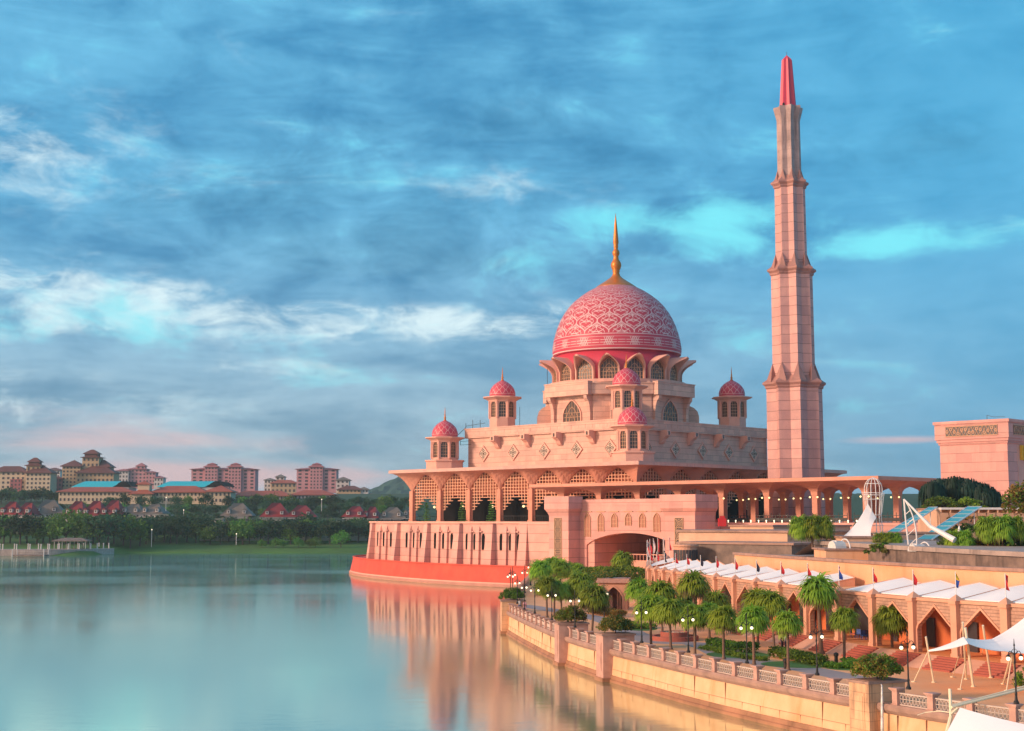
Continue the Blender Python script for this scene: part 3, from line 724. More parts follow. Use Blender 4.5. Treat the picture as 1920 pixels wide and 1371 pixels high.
# ================================================================ PODIUM AND TERRACE
def cr(P, n=8):
    out = []
    Q = [P[0]] + list(P) + [P[-1]]
    for i in range(1, len(Q) - 2):
        p0, p1, p2, p3 = [Vector(q) for q in Q[i - 1:i + 3]]
        for j in range(n):
            t = j / n; out.append(.5 * ((2 * p1) + (p2 - p0) * t + (2 * p0 - 5 * p1 + 4 * p2 - p3) * t * t + (3 * p1 - p0 - 3 * p2 + p3) * t ** 3))
    out.append(Vector(P[-1])); return out
def offs(C, d):
    out = []
    for i, p in enumerate(C):
        a = C[max(0, i - 1)]; b = C[min(len(C) - 1, i + 1)]; t = (b - a).normalized(); out.append(p + Vector((-t.y, t.x)) * d)
    return out
PL = cr([(-30, 452), (-38, 444), (-44, 431), (-47.2, 418), (-46.7, 405), (-40.9, 384), (-31.6, 364), (-24.6, 351.5), (-16.8, 340), (-10, 332), (-2.7, 325), (3, 320.3), (9.5, 315.2), (14, 311.5)])
def lift(C, z): return [(p.x, p.y, z) for p in C]
mb = MB()
o0 = PL; o1 = offs(PL, .9); o2 = offs(PL, 3.6)
mb.smooth = True; mb.strip(lift(offs(PL, .1), 1.0), lift(o1, 4.7)); mb.smooth = False
mb.strip(lift(offs(PL, .7), 4.7), lift(offs(PL, .7), 5.0)); mb.strip(lift(offs(PL, .7), 5.0), lift(offs(PL, 1.2), 5.0)); mb.strip(lift(offs(PL, 1.2), 5.0), lift(offs(PL, 1.2), 4.6)); mb.strip(lift(offs(PL, 1.2), 4.6), lift(offs(PL, 8), 4.6))
pw = tag(mb.build('podium_plinth', 'plinth'), 'vermilion curved sloping plinth at the foot of the mosque, meeting the lake', 'plinth')
mb = MB(); mb.strip(lift(offs(PL, .0), -.5), lift(offs(PL, .0), 1.0)); mb.strip(lift(offs(PL, 0), 1.0), lift(offs(PL, .5), 1.0))
nt = len(PL)
for i in range(0, nt - 1):
    for t in (0, .33, .66):
        p = PL[i].lerp(PL[i + 1], t)
        if (p - PL[0]).length > 10: mb.box(p.x - .25, p.x + .25, p.y - .2, p.y + .3, .1, .7)
mb.build('stone_skirt', 'granite_plain', pw)
# the podium wall
Wf = offs(PL, 4.2); Wt = offs(PL, 4.5)
def at_u(C, u, z):
    best = None
    for i in range(len(C) - 1):
        for t in range(10):
            p = C[i].lerp(C[i + 1], t / 10)
            if p.y > 400: continue
            q = p.y * CP + (z - HC) * SP; uu = 960 + F_PX * p.x / q
            if best is None or abs(uu - u) < best[0]: best = (abs(uu - u), i + t / 10)
    return best[1]
def cpt(C, s): i = min(int(s), len(C) - 2); return C[i].lerp(C[i + 1], s - i)
s0 = at_u(Wf, 691, 5); 
idx = [s0] + [float(i) for i in range(int(s0) + 1, len(PL))]
F_ = [cpt(Wf, s) for s in idx]; T_t = [cpt(Wt, s) for s in idx]
back = F_[0] + Vector((14, 30))
podium = thing('podium_wall', 'battered pink granite podium wall with buttresses and narrow slit windows above the red plinth', 'wall', (F_[0].x, F_[0].y, 4.6))
PO = (F_[0].x, F_[0].y, 4.6)
mb = MB(); mb.strip([(back.x, back.y, 4.6)] + lift(F_, 4.6), [(back.x + 1, back.y, 14.7)] + lift(T_t, 14.7)); mb.build('wall_face', 'granite_joint', podium, PO)
mb = MB(); Tc = [Vector((back.x + 1, back.y))] + T_t
mb.strip(lift(offs(Tc, -.35), 14.7), lift(offs(Tc, -.35), 15.12)); mb.strip(lift(offs(Tc, -.35), 15.12), lift(offs(Tc, .8), 15.12)); mb.strip(lift(offs(Tc, .3), 14.7), lift(offs(Tc, -.35), 14.7)); mb.build('coping', 'granite_plain', podium, PO)
def frame_at(s):
    p = cpt(Wf, s); q = cpt(Wf, s + .15); t = (q - p).normalized(); n_ = Vector((t.y, -t.x))   # outward
    return p, t, n_
def M_at(s):
    p, t, n_ = frame_at(s)      # x along the wall, -y outward
    return Matrix(((t.x, -n_.x, 0, p.x), (t.y, -n_.y, 0, p.y), (0, 0, 1, 0), (0, 0, 0, 1)))
majors = [at_u(Wf, u, 8) for u in (700, 746, 802, 861, 922, 985, 1052)]
def batter(z): return .3 * (z - 4.6) / 10.1
for s in majors:
    T = M_at(s); mb = MB()
    b = [(-1.35, -1.8, 4.6), (1.35, -1.8, 4.6), (1.35, .1, 4.6), (-1.35, .1, 4.6)]; t_ = [(-1.0, batter(14.6) - .9, 14.6), (1.0, batter(14.6) - .9, 14.6), (1.0, batter(14.6) + .1, 14.6), (-1.0, batter(14.6) + .1, 14.6)]
    mb.add([T @ Vector(p) for p in b + t_], [(0, 1, 5, 4), (1, 2, 6, 5), (3, 0, 4, 7), (4, 5, 6, 7)])
    mb.build('buttress', 'granite_joint', podium, PO)
for a, b in zip(majors, majors[1:]):
    for j, f in enumerate((.245, .5, .755)):
        s = a + (b - a) * f; T = M_at(s); z0, z1 = 8.4, 12.2; y0, y1 = batter(z0) - .02, batter(z1) - .02
        mb = MB(); w_ = .36
        mb.box(-w_, w_, -.12, .4, z0, z1 - .4, T); mb.box(-w_ * .5, w_ * .5, -.12, .4, z1 - .4, z1, T)
        mb.build('slit_window', 'inner_dark', podium, PO)
    for j, f in enumerate((.36, .61)):
        s = a + (b - a) * f; T = M_at(s); mb = MB(); w_ = .62
        bt = lambda z: batter(z) - .55
        v0 = [(-w_, -.55, 4.6), (w_, -.55, 4.6), (w_, .1, 4.6), (-w_, .1, 4.6)]; v1 = [(-w_, bt(12.6), 12.6), (w_, bt(12.6), 12.6), (w_, batter(12.6) + .1, 12.6), (-w_, batter(12.6) + .1, 12.6)]; v2 = [(-w_ * .5, batter(14) - .1, 14), (w_ * .5, batter(14) - .1, 14)]
        mb.add([T @ Vector(p) for p in v0 + v1 + v2], [(0, 1, 5, 4), (1, 2, 6, 5), (3, 0, 4, 7), (4, 5, 9, 8), (5, 6, 9), (7, 4, 8)])
        for sx in (-1, 1): mb.box(sx * (w_ + .35) - .35, sx * (w_ + .35) + .35, batter(12.7) - .4, batter(12.7) + .05, 12.55, 12.85, T)
        mb.build('pilaster', 'granite_joint', podium, PO)
# terrace floor (one sheet carried by the podium and the retaining walls)
tp = [(p.x, p.y) for p in offs(T_t, .9) if p.x < 0.0] + [L2W(24, -61), L2W(36, -61), L2W(37.5, -61.9), L2W(46.2, -61.9), L2W(46.2, -22), L2W(69.3, -22), L2W(69.3, -61.9), L2W(76, -61.9), L2W(76, -56), L2W(112, -56), L2W(175, -56)] + [(330, 300), (330, 480), (60, 520), (back.x + 2, back.y)]
mb = MB(); mb.prism(tp, 4.2, 14.95); struct(mb.build('terrace', 'granite_joint'))
# ================================================================ ENTRANCE CANOPY (mosque-aligned)
c0 = L2W(18, -53.7)
canopy = thing('entrance_canopy', 'long flat roofed open canopy on mushroom columns running from the mosque past the minaret', 'canopy', (c0[0], c0[1], Z0), R(-45))
OC = (18, -53.7, Z0)
zt, zb = 23.95, 23.2
mb = MB(); mb.prism([(18, -53.7), (112, -53.7), (112, -18), (47.5, -18), (47.5, -42), (18, -42)], zb, zt)
mb.build('roof_slab', 'soffit', canopy, OC)
PB = 11.7
cols_ = [(24.3 + PB * k, -48.2) for k in range(8)] + [(24.3 + PB * k, -36.5) for k in range(3, 8)] + [(24.3 + PB * k, -24.8) for k in range(3, 8)]
sf = MB(); n_ = 10
prf = [(.70, 20.4), (.80, 21.2), (1.15, 21.8), (1.9, 22.25), (3.2, 22.65), (4.8, 22.98), (5.85, 23.205)]
def sqring(a, z, mixc):   # from a square column to a square bay
    return [(x * a, y * a, z) for x, y in ((-1, -1), (0, -1), (1, -1), (1, 0), (1, 1), (0, 1), (-1, 1), (-1, 0))]
for (a, za), (b, zb_) in zip(prf, prf[1:]):
    A_, B_ = sqring(a, za, 0), sqring(b, zb_, 0); sf.strip(A_ + A_[:1], B_ + B_[:1])
sfm = sf.mesh('column_head', 'soffit')
cc = MB(); cc.box(-.62, .62, -.62, .62, 15, 21.0); cc.box(-.78, .78, -.78, .78, 15, 15.6); ccm = cc.mesh('column', 'soffit', (0, 0, 15))
lm = MB(); lm.sphere((0, 0, 0), .19, 8, 5); lmm = lm.mesh('lantern', 'lamp_small')
for i, (x, y) in enumerate(cols_):
    o = mesh_obj('column', ccm, canopy); o.location = (x - OC[0], y - OC[1], 0)
    h = mesh_obj('column_head', sfm, o); h.location = (0, 0, -15)
    for sx, sy in ((-.9, -.9), (.9, -.9)):
        q = mesh_obj('lantern', lmm, o); q.location = (sx, sy, 5.1)
# railing under the canopy
rl = MB()
for x0, x1, y in ((77.5, 82, -54.5), (84, 93.7, -54.5), (95.7, 105.5, -54.5), (107, 117, -54.5)):
    rl.box(x0, x1, y - .06, y + .06, 16.3, 16.42); rl.box(x0, x1, y - .05, y + .05, 15.25, 15.35); rl.box(x0, x1, y - .02, y + .02, 15.2, 15.9)
    n = int((x1 - x0) / .9)
    for i in range(n + 1): x = x0 + (x1 - x0) * i / n; rl.box(x - .05, x + .05, y - .05, y + .05, 15, 16.9 if i % 2 == 0 else 16.3)
tag(rl.build('iron_railing', 'black_metal'), 'dark iron railing along the terrace edge in front of the minaret base', 'railing').matrix_world = Matrix.Translation((CX, CY, 0)) @ rotz(R(-45))
lt = MB(); 
fl0 = None
for i in range(17):
    x = 77.5 + i * 1.9
    if i == 0:
        lt.lathe([(.1, 0), (.1, .25)], 6); lt.sphere((0, 0, .4), .15, 8, 5); fl0 = lt.mesh('path_light', 'globe')
    o = mesh_obj('path_light', fl0); X, Y = L2W(x, -55.1); o.location = (X, Y, 14.95)
    tag(o, 'tiny lit globe in the row along the foot of the iron terrace railing', 'light', 'small globe lights at the foot of the terrace railing')
# ================================================================ GATEHOUSE
g0 = L2W(56, -66)
gate = thing('gatehouse', 'pink granite gatehouse with flared corner towers and one wide arch before the mosque', 'gatehouse', (g0[0], g0[1], 3.2), R(-45))
OG = (56, -66, 3.2)
ZT = 20.7
for (x0, x1, d) in ((36.3, 42.2, 3.9), (69.4, 77.2, 6.8)):
    mb = MB(); mb.box(x0, x1, -66, -66 + d, 2, 16.4)
    # flared head
    def rect(e, z): return [(x0 - e, -66 - e, z), (x1 + e, -66 - e, z), (x1 + e, -66 + d, z), (x0 - e, -66 + d, z)]
    rr = [rect(0, 16.4), rect(.25, 17.1), rect(.75, 17.9), rect(.75, ZT)]
    for a, b in zip(rr, rr[1:]): mb.strip(a + a[:1], b + b[:1])
    mb.add(rr[-1], [(0, 1, 2, 3)]); mb.box(x0 - .78, x1 + .78, -66.78, -66 + d, 18.62, 18.72)
    mb.build('tower', 'gate_granite', gate, OG)
    xc = (x0 + x1) / 2 - .2; mb = MB(); mb.box(xc - 1.15, xc + 1.15, -66.06, -65.9, 3.6, 15.9); mb.cur = 1
    for x in (-1.15, 1.0): mb.box(xc + x, xc + x + .15, -66.14, -66.0, 3.6, 15.9)
    for k in range(5):
        z = 4.9 + k * 2.45
        for s_ in (1.0, .62, .3):
            n = 12; a = [(xc + s_ * .9 * cos(2 * pi * i / n), -66.12, z + s_ * .9 * sin(2 * pi * i / n)) for i in range(n + 1)]; b = [(xc + (s_ * .9 - .12) * cos(2 * pi * i / n), -66.12, z + (s_ * .9 - .12) * sin(2 * pi * i / n)) for i in range(n + 1)]
            mb.strip(b, a)
        mb.box(xc - 1.0, xc + 1.0, -66.12, -66.04, z + 1.15, z + 1.27)
        for sx in (-1, 1):
            for sz in (-1, 1): mb.box(xc + sx * .72 - .14, xc + sx * .72 + .14, -66.12, -66.04, z + sz * .85 - .14, z + sz * .85 + .14)
    mb.build('carved_panel', ['glass_dark', 'grille'], gate, OG)
# arch wall between the towers
def seg(t, sp, ap): return sp + (ap - sp) * (1 - t * t) ** .8 if abs(t) < 1 else sp
mb = MB(); arch_wall(mb, 42.2, 69.4, 2.0, 20.0, 44.2, 69.0, 2.0, 10.0, 12.7, 2.2, lambda t, s, a: seg(t, s, a), 28, tr(0, -62.3, 0))
mb.box(42.2, 69.4, -62.36, -62.3, 18.62, 18.7)
mb.build('arch_wall', 'gate_granite', gate, OG)
for k in range(7):
    xw = 44.6 + k * 3.93; e = abs(k - 3); zs = [14.3, 13.9, 13.0, 11.8][e]
    mb = MB(); mb.cur = 0; pts = [(xw + .78 * (2 * i / 8 - 1), ogee(2 * i / 8 - 1, 15.9, 16.9)) for i in range(9)]
    mb.quad(*[(x, -62.33, z) for x, z in [(xw - .78, zs)] + pts + [(xw + .78, zs)]]); mb.cur = 1
    arch_band(mb, xw - .78, xw + .78, zs, 15.9, 16.9, .14, -62.5, -62.3, ogee, 8)
    mb.box(xw - 1.25, xw + 1.25, -62.5, -62.3, 17.25, 17.42); mb.cur = 1
    mb.box(xw - .05, xw + .05, -62.42, -62.34, zs, 16.7)
    for z in (zs + .8, zs + 1.7): mb.box(xw - .7, xw + .7, -62.42, -62.34, z - .05, z + .05)
    mb.build('arched_window', ['recess', 'grille'], gate, OG)
mb = MB(); mb.box(44.2, 69.3, -60.1, -21.9, 13.6, 14.9); mb.box(46.2, 69.3, -22.4, -21.9, 2, 13.6)
mb.build('passage', 'granite_plain', gate, OG)
mb = MB(); mb.box(47, 69, -54, -53.8, 7.8, 8.0); mb.box(46.3, 69.2, -53.9, -53.5, 3.2, 6.6)
for i in range(24): mb.box(47 + i * .93, 47.1 + i * .93, -54, -53.9, 6.6, 7.9)
mb.build('inner_parapet', 'granite_plain', gate, OG)

# ================================================================ GATE BUILDING AT THE RIGHT EDGE
Y1 = 300.0; g1 = PY(1766, 945, Y1)
# mosque-aligned frame: front-left face along local +x
gl_ = Vector((S7 * ((g1.x - CX) - (Y1 - CY)), S7 * ((g1.x - CX) + (Y1 - CY))))
W1 = 15.2; H1 = 36.9
gb = thing('gate_building', 'massive square pink granite gate block with carved frieze at the right edge of the picture', 'building', (g1.x, Y1, 13.6), R(-45))
mb = MB(); mb.box(0, W1, 0, 34, 0, 17.9); 
for k, (e, za, zb2) in enumerate(((.25, 17.9, 18.4), (.5, 18.4, 19.0), (.75, 19.0, 22.3), (1.0, 22.3, 22.9))): mb.box(-e, W1 + e, -e, 34 + e, za - .01, zb2)
for x0, x1, f in ((1.4, W1 - 2, 0),): mb.box(x0, x1, -.85, -.7, 19.45, 19.55); mb.box(x0, x1, -.85, -.7, 21.85, 21.95)
gbw = mb.build('wall', 'gate_granite', gb)
def frieze(x0, x1, T):
    m_ = MB(); m_.box(x0, x1, -.79, -.76, 19.6, 21.8, T); m_.cur = 1; n = int((x1 - x0) / .8)
    for i in range(n):
        x = x0 + (x1 - x0) * (i + .5) / n; z = 20.7 + .45 * sin(i * 1.7)
        for s_ in (-1, 1): m_.tube(T @ Vector((x - .38, -.84, 20.7 - s_ * .9)), T @ Vector((x + .38, -.84, 20.7 + s_ * .9)), .055, n=4)
        q = 8; m_.strip([T @ Vector((x + .36 * cos(2 * pi * j / q), -.86, z + .36 * sin(2 * pi * j / q))) for j in range(q + 1)], [T @ Vector((x + .22 * cos(2 * pi * j / q), -.86, z + .22 * sin(2 * pi * j / q))) for j in range(q + 1)])
    m_.box(x0, x1, -.9, -.8, 19.6, 19.75, T); m_.box(x0, x1, -.9, -.8, 21.65, 21.8, T)
    m_.build('carved_frieze', ['win_dark', 'grille'], gb)
frieze(1.8, W1 - 1.6, tr(0, 0)); frieze(1.4, 30, tr(W1, 0) @ rotz(pi / 2))
mb = MB(); arch_wall(mb, 4.5, 34, 0, 17.8, 6.5, 32, 0, 6.5, 14.5, 1.4, ogee, 20, tr(W1, 0) @ rotz(pi / 2) @ tr(0, -.05, 0)); mb.build('recessed_arch', 'granite_plain', gb)
mb = MB(); mb.box(W1 + .01, W1 + .06, 7.5, 31, 0, 14); mb.build('arch_back_wall', 'soffit', gb)  # flat terracotta panel across the arch
mb = MB()
for i in range(7): mb.box(W1 + .1, W1 + .7, 5.5 + i * 1.3, 5.8 + i * 1.3, 14.5 - i * .1, 17.6)
mb.build('hanging_fins', 'fabric_yellow', gb)
mb = MB(); mb.path([(10, 2, 22.9), (10, 2, 24.0), (11.5, 2, 23.6), (14, 2, 23.5)], .06, 4); mb.build('aerial', 'black_metal', gb)

# ================================================================ LOWER BUILDINGS BETWEEN ARCADE AND TERRACE
def wall_prism(name, label, cat, poly, z0, z1, mt, cap=None, capm='quay_cap', parts=True):
    x0, y0 = poly[0]; t = thing(name, label, cat, (x0, y0, z0))
    m_ = MB(); m_.prism(poly, z0, z1); m_.build('wall', mt, t, (x0, y0, z0))
    if cap:
        m_ = MB(); cxm = sum(p[0] for p in poly) / len(poly); cym_ = sum(p[1] for p in poly) / len(poly)
        big = [(p[0] + (p[0] - cxm) / max(1, math.hypot(p[0] - cxm, p[1] - cym_)) * cap, p[1] + (p[1] - cym_) / max(1, math.hypot(p[0] - cxm, p[1] - cym_)) * cap) for p in poly]
        m_.prism(big, z1, z1 + .3); m_.build('roof', capm, t, (x0, y0, z0))
    return t
pb = [(26.5, 222), (41, 208), (52, 214), (52, 240), (30, 240)]
wall_prism('service_block', 'low beige flat roofed block just right of the gatehouse tower', 'building', pb, 3, 13.6, 'beige', .5)
for (lab, poly, z1, mt) in (('pale stepped terrace wall below the canopy columns, left of the minaret palm', [(45.5, 243), (62, 256), (56, 268), (40, 256)], 14.3, 'beige'),
                            ('short dark-windowed annex beside the green bush below the minaret', [(47, 212), (58, 222), (54, 232), (42, 222)], 13.2, 'beige')):
    wall_prism('annex', lab, 'building', poly, 3, z1, mt, .35)

wall_prism('annex', 'lower dark gapped roof terrace directly behind the white roofs at the left end', 'building', [(24.8, 207), (39, 195), (45, 203), (30, 216)], 3, 12.0, 'mouldy', .5)
# ================================================================ LAKE, QUAY AND PROMENADE
mb = MB(); mb.quad((-3000, -60, 0), (3000, -60, 0), (3000, 3500, 0), (-3000, 3500, 0)); struct(mb.build('lake_water', 'water'))
ZP = 3.0
QW = cr([(4.5, 312), (3.4, 285), (1.8, 255), (.2, 225), (-.7, 205), (-.6, 194), (1.0, 181), (2.7, 169.5), (4.7, 157), (6.9, 146.5), (9.9, 135.5), (12.5, 127.6), (15.3, 119.2), (18.3, 111.5), (21.4, 104.4), (24.8, 97.4), (28.6, 90.6), (33.2, 84), (39, 77.5), (47, 71)], 6)
# the curve runs away->near with the water on its right-hand side (negative offsets are out over the water)
def qo(d_): return offs(QW, d_)
sgn = 1 if offs(QW, 1)[30].x > QW[30].x else -1
def qi(d_): return offs(QW, d_ * sgn)          # inland
def zline(C, z): return [(p.x, p.y, z) for p in C]
quay = thing('quay_wall', 'long curved cream quay wall with brown stained coping along the lake edge', 'quay wall', (QW[40].x, QW[40].y, 0))
QO = (QW[40].x, QW[40].y, 0)
def strips(mb, ring):
    for (d0, z0), (d1, z1) in zip(ring, ring[1:]): mb.strip(zline(qi(d0), z0), zline(qi(d1), z1))
mb = MB(); strips(mb, [(-.05, .62), (.1, 2.42)]); 
fc = qi(.02); acc = 0
for i in range(len(fc) - 1):
    a, b = fc[i], fc[i + 1]; L = (b - a).length; tt = (b - a).normalized(); nn = Vector((tt.y, -tt.x)); nn = nn if nn.x < 0 else -nn
    k = 0
    while acc < L:
        q = a + tt * acc; T = Matrix(((tt.x, -nn.x, 0, q.x), (tt.y, -nn.y, 0, q.y), (0, 0, 1, 0), (0, 0, 0, 1))); mb.cur = 1
        if int(q.y * 3) % 3 == 0: mb.box(-.018, .018, -.05, .05, 1.2, 2.42, T)
        mb.box(-.01, .01, -.07, .05, .62, 1.2, T); acc += 2.6
    acc -= L
mb.cur = 1; mb.strip(zline(qi(-.04), 1.19), zline(qi(-.02), 1.22)); mb.cur = 0
mb.build('wall_face', ['quay', 'quay_foot'], quay, QO)
mb = MB(); strips(mb, [(-.35, -1), (-.35, .22), (-.22, .3), (-.18, .62), (0, .62)])
mb.build('footing', 'quay_foot', quay, QO)
mb = MB(); strips(mb, [(.1, 2.42), (-.12, 2.5), (-.3, 2.72), (-.34, 2.95), (-.22, 3.12), (.35, 3.12), (.35, 2.9)])
for i in range(len(QW)):
    a = qi(-.345)[i]; 
mb.build('coping', 'quay_cap', quay, QO)
inl = qi(.1)
poly = [(p.x, p.y) for p in inl] + [(120, 60), (150, 200), (80, 285), (45, 300), (12, 318)]
mb = MB(); mb.add([(x, y, ZP) for x, y in poly], [tuple(range(len(poly)))]); struct(mb.build('promenade', 'paving'))
# grey paved path with coloured bands
def ribbon_ground(C, w0, z, name, mt, kind='structure'):
    m_ = MB(); m_.strip(zline(offs(C, w0), z), zline(offs(C, -w0), z)); return struct(m_.build(name, mt), kind)
GP = cr([Pz(975, 1135, ZP), Pz(1010, 1140, ZP), Pz(1130, 1162, ZP), Pz(1215, 1200, ZP), Pz(1310, 1208, ZP), Pz(1380, 1235, ZP), Pz(1480, 1249, ZP), Pz(1560, 1264, ZP), Pz(1600, 1272, ZP)])
ribbon_ground(GP, 1.6, ZP + .004, 'garden_path', 'paving_grey')
# arc-length sampling on the quay curve
def sample(C, step, start=0.0):
    out = []; acc = -start; 
    for a, b in zip(C, C[1:]):
        L = (b - a).length; t = 0
        while acc + (L - t) >= 0 and acc <= L - t + 1e-9:
            if acc < 0: acc = 0 if False else acc
            if acc > L - t: break
            t2 = t + max(acc, 0); p = a.lerp(b, t2 / L); out.append((p, (b - a).normalized())); t = t2; acc = step
        acc -= (L - t)
    return out
BL = qi(.15)
def near(C, pt):
    best = min(range(len(C) - 1), key=lambda i: min((C[i].lerp(C[i + 1], k / 5) - Vector(pt)).length for k in range(5)))
    k = min(range(6), key=lambda k: (C[best].lerp(C[best + 1], k / 5) - Vector(pt)).length)
    return C[best].lerp(C[best + 1], k / 5), (C[best + 1] - C[best]).normalized()
# --- planted pillars
def clump(mb, c, rad, n, s, flat=.8, seedr=None, mi=(0,)):
    rr = seedr or random
    for _ in range(n):
        u_ = rr.uniform(-1, 1); a = rr.uniform(0, 2 * pi); k = rr.random() ** .38; q = math.sqrt(1 - u_ * u_)
        p = Vector((c[0] + rad[0] * k * q * cos(a), c[1] + rad[1] * k * q * sin(a), c[2] + rad[2] * k * u_))
        d1 = Vector((rr.gauss(0, 1), rr.gauss(0, 1), rr.gauss(0, flat))).normalized(); d2 = d1.orthogonal().normalized()
        d2 = (d2 * cos(a * 3) + d1.cross(d2) * sin(a * 3)); sz = s * rr.uniform(.6, 1.3)
        mb.cur = rr.choice(mi); mb.quad(p - d1 * sz, p + d2 * sz * .55, p + d1 * sz, p - d2 * sz * .55)
pil_spots = [((-.6, 193.5), 'hedge_dark', 'hedge', 'dark green trimmed planting filling the farthest quay pillar', 'farthest stone quay pillar carrying a dark green hedge'),
             ((5.6, 151.5), 'hedge', 'hedge_red', 'green and russet trimmed bush on the second quay pillar', 'second stone quay pillar carrying a rounded green and russet hedge'),
             ((9.3, 137.2), 'hedge_red', 'hedge_dark', 'russet and dark green bush on the third quay pillar', 'third stone quay pillar, smooth and pale, carrying a russet hedge'),
             ((24.6, 97.6), 'hedge_red', 'hedge', 'half brown half green bush on the nearest quay pillar', 'nearest stone quay pillar, black stained, with a water spout')]
pillars = []
for k, (pt, m1, m2, lb, lp) in enumerate(pil_spots):
    p, t = near(QW, pt); nrm = Vector((t.y, -t.x)); nrm = nrm if nrm.x < 0 else -nrm     # out over the water
    T = Matrix(((t.x, -nrm.x, 0, p.x), (t.y, -nrm.y, 0, p.y), (0, 0, 1, 0), (0, 0, 0, 1)))  # x along quay, +y inland
    root = thing('quay_pillar', lp, 'pillar', (p.x, p.y, 0)); root['group'] = 'planted stone pillars along the quay'
    O = (p.x, p.y, 0); pillars.append(p)
    mb = MB(); mb.box(-1.0, 1.0, -.95, 2.3, -1, 4.35, T); mb.build('shaft', 'stained' if k in (0, 3) else 'post', root, O)
    mb = MB(); mb.box(-1.15, 1.15, -1.1, 2.45, -1, .35, T); mb.build('footing', 'quay_foot', root, O)
    mb = MB(); mb.box(-1.12, 1.12, -1.07, 2.42, 4.35, 4.52, T); mb.box(-.85, .85, -.8, 2.15, 4.52, 4.56, T); mb.build('coping', 'quay_cap', root, O)
    if k:
        mb = MB(); mb.box(-.55, .55, -.99, -.94, 1.0, 3.7, T); mb.box(-.4, .4, -1.02, -.985, 1.2, 3.5, T); mb.build('relief_panel', 'stained' if k == 3 else 'post', root, O)
    hs = MB(); c = T @ Vector((0, .7, 0))
    for i in range(88):
        a = random.uniform(0, 2 * pi); r = math.sqrt(random.random()); q = T @ Vector((r * 1.3 * cos(a), .7 + r * 1.75 * sin(a), 0))
        clump(hs, (q.x, q.y, 4.85 + random.random() ** .7 * 1.25 * math.sqrt(1.05 - r * r)), (.36, .36, .30), 70, .095, mi=((0, 0, 1) if (T.inverted() @ q).y < .6 else (1, 1, 0)))
    h = tag(hs.build('hedge', [m1, m2]), lb, 'hedge', 'hedges clipped on top of the quay pillars'); 
    tk = MB()
    q = T @ Vector((0, .7, 0)); tk.tube((q.x, q.y, 4.5), (q.x + .1, q.y, 5.3), .06, n=5)
    tk.build('stem', 'bark', h)
# water spout on the nearest pillar
p = pillars[3]; mb = MB(); mb.smooth = True
pts = [Vector((p.x + .55 - .10 * i * .35, p.y - 1.0 - .32 * math.sqrt(i), 4.35 - .085 * i * i)) for i in range(8)]
for i in range(7): mb.tube(pts[i], pts[i + 1], .035 + i * .014, .035 + (i + 1) * .014, 8)
M['spray'] = plain('falling_water', (.75, .72, .68), .3)
tag(mb.build('water_spout', 'spray'), 'thin arc of falling water spouting beside the nearest quay pillar', 'water jet')
# --- balustrade: posts and panels
pm = MB(); pm.box(-.24, .24, -.24, .24, 0, 1.05); pm.box(-.3, .3, -.3, .3, 0, .18)
for e, z0, z1 in ((.28, 1.02, 1.08), (.34, 1.08, 1.15), (.4, 1.15, 1.24)): pm.box(-e, e, -e, e, z0, z1)
pmm = pm.mesh('baluster_post', 'post')
bal = thing('balustrade', 'white panelled stone balustrade with square sandstone posts following the quay edge', 'balustrade', (QW[40].x, QW[40].y, ZP))
posts = [q for q in sample(BL, 3.2, 1.2) if q[0].y < 300]
ok = lambda p: all((p - w_).length > 1.35 for w_ in pillars)
for (p, t) in posts:
    if not ok(p): continue
    o = mesh_obj('post', pmm, bal); o.location = (p.x - QO[0], p.y - QO[1], 0); o.rotation_euler = (0, 0, math.atan2(t.y, t.x))
for (p, t), (q, t2) in zip(posts, posts[1:]):
    m0 = (p + q) / 2; dv = (q - p).normalized(); L = (q - p).length / 2 - .26
    T = Matrix(((dv.x, -dv.y, 0, m0.x), (dv.y, dv.x, 0, m0.y), (0, 0, 1, ZP), (0, 0, 0, 1)))
    if not ok(m0): continue
    mb = MB(); mb.box(-L, L, -.05, .05, .86, .95, T); mb.box(-L, L, -.06, .06, .06, .2, T)
    if m0.y < 160:
        n = int(L * 2 / .28)
        for i in range(n):
            x = -L + (i + .5) * 2 * L / n; r = .14
            mb.path([T @ Vector((x + r * cos(a), 0, .53 + .3 * sin(a))) for a in [2 * pi * j / 8 for j in range(9)]], .03, 4)
        mb.box(-L, L, -.02, .02, .52, .56, T)
    else:
        mb.box(-L, L, -.03, .03, .3, .7, T)
    mb.build('panel', 'panel', bal, (QO[0], QO[1], ZP))
# --- lamp posts
def lamp_proto():
    root = thing('lamp_post', '', 'street lamp')
    mb = MB(); mb.lathe([(.17, 0), (.17, .12), (.1, .22), (.07, .5), (.09, .62), (.055, .75), (.045, 2.4), (.07, 2.5), (.04, 2.6), (.035, 3.5), (.06, 3.56), (.03, 3.66), (.015, 3.95)], 10)
    for s_ in (-1, 1):
        mb.path([(0, 0, 2.95), (s_ * .18, 0, 3.15), (s_ * .36, 0, 3.2), (s_ * .48, 0, 3.08), (s_ * .48, 0, 2.98)], .022, 5)
        mb.path([(0, 0, 3.35), (s_ * .12, 0, 3.3), (s_ * .24, 0, 3.18), (s_ * .2, 0, 3.05), (s_ * .08, 0, 3.0)], .016, 4)
        mb.lathe([(.03, 3.02), (.13, 2.93), (.15, 2.88)], 8, (s_ * .48, 0), cap=False)
    mb.build('pole', 'black_metal', root)
    for s_ in (-1, 1):
        g = MB(); g.smooth = True; g.sphere((s_ * .48, 0, 2.75), .125, 12, 8); g.build('globe', 'globe', root)
    return root
lp0 = lamp_proto(); first = True
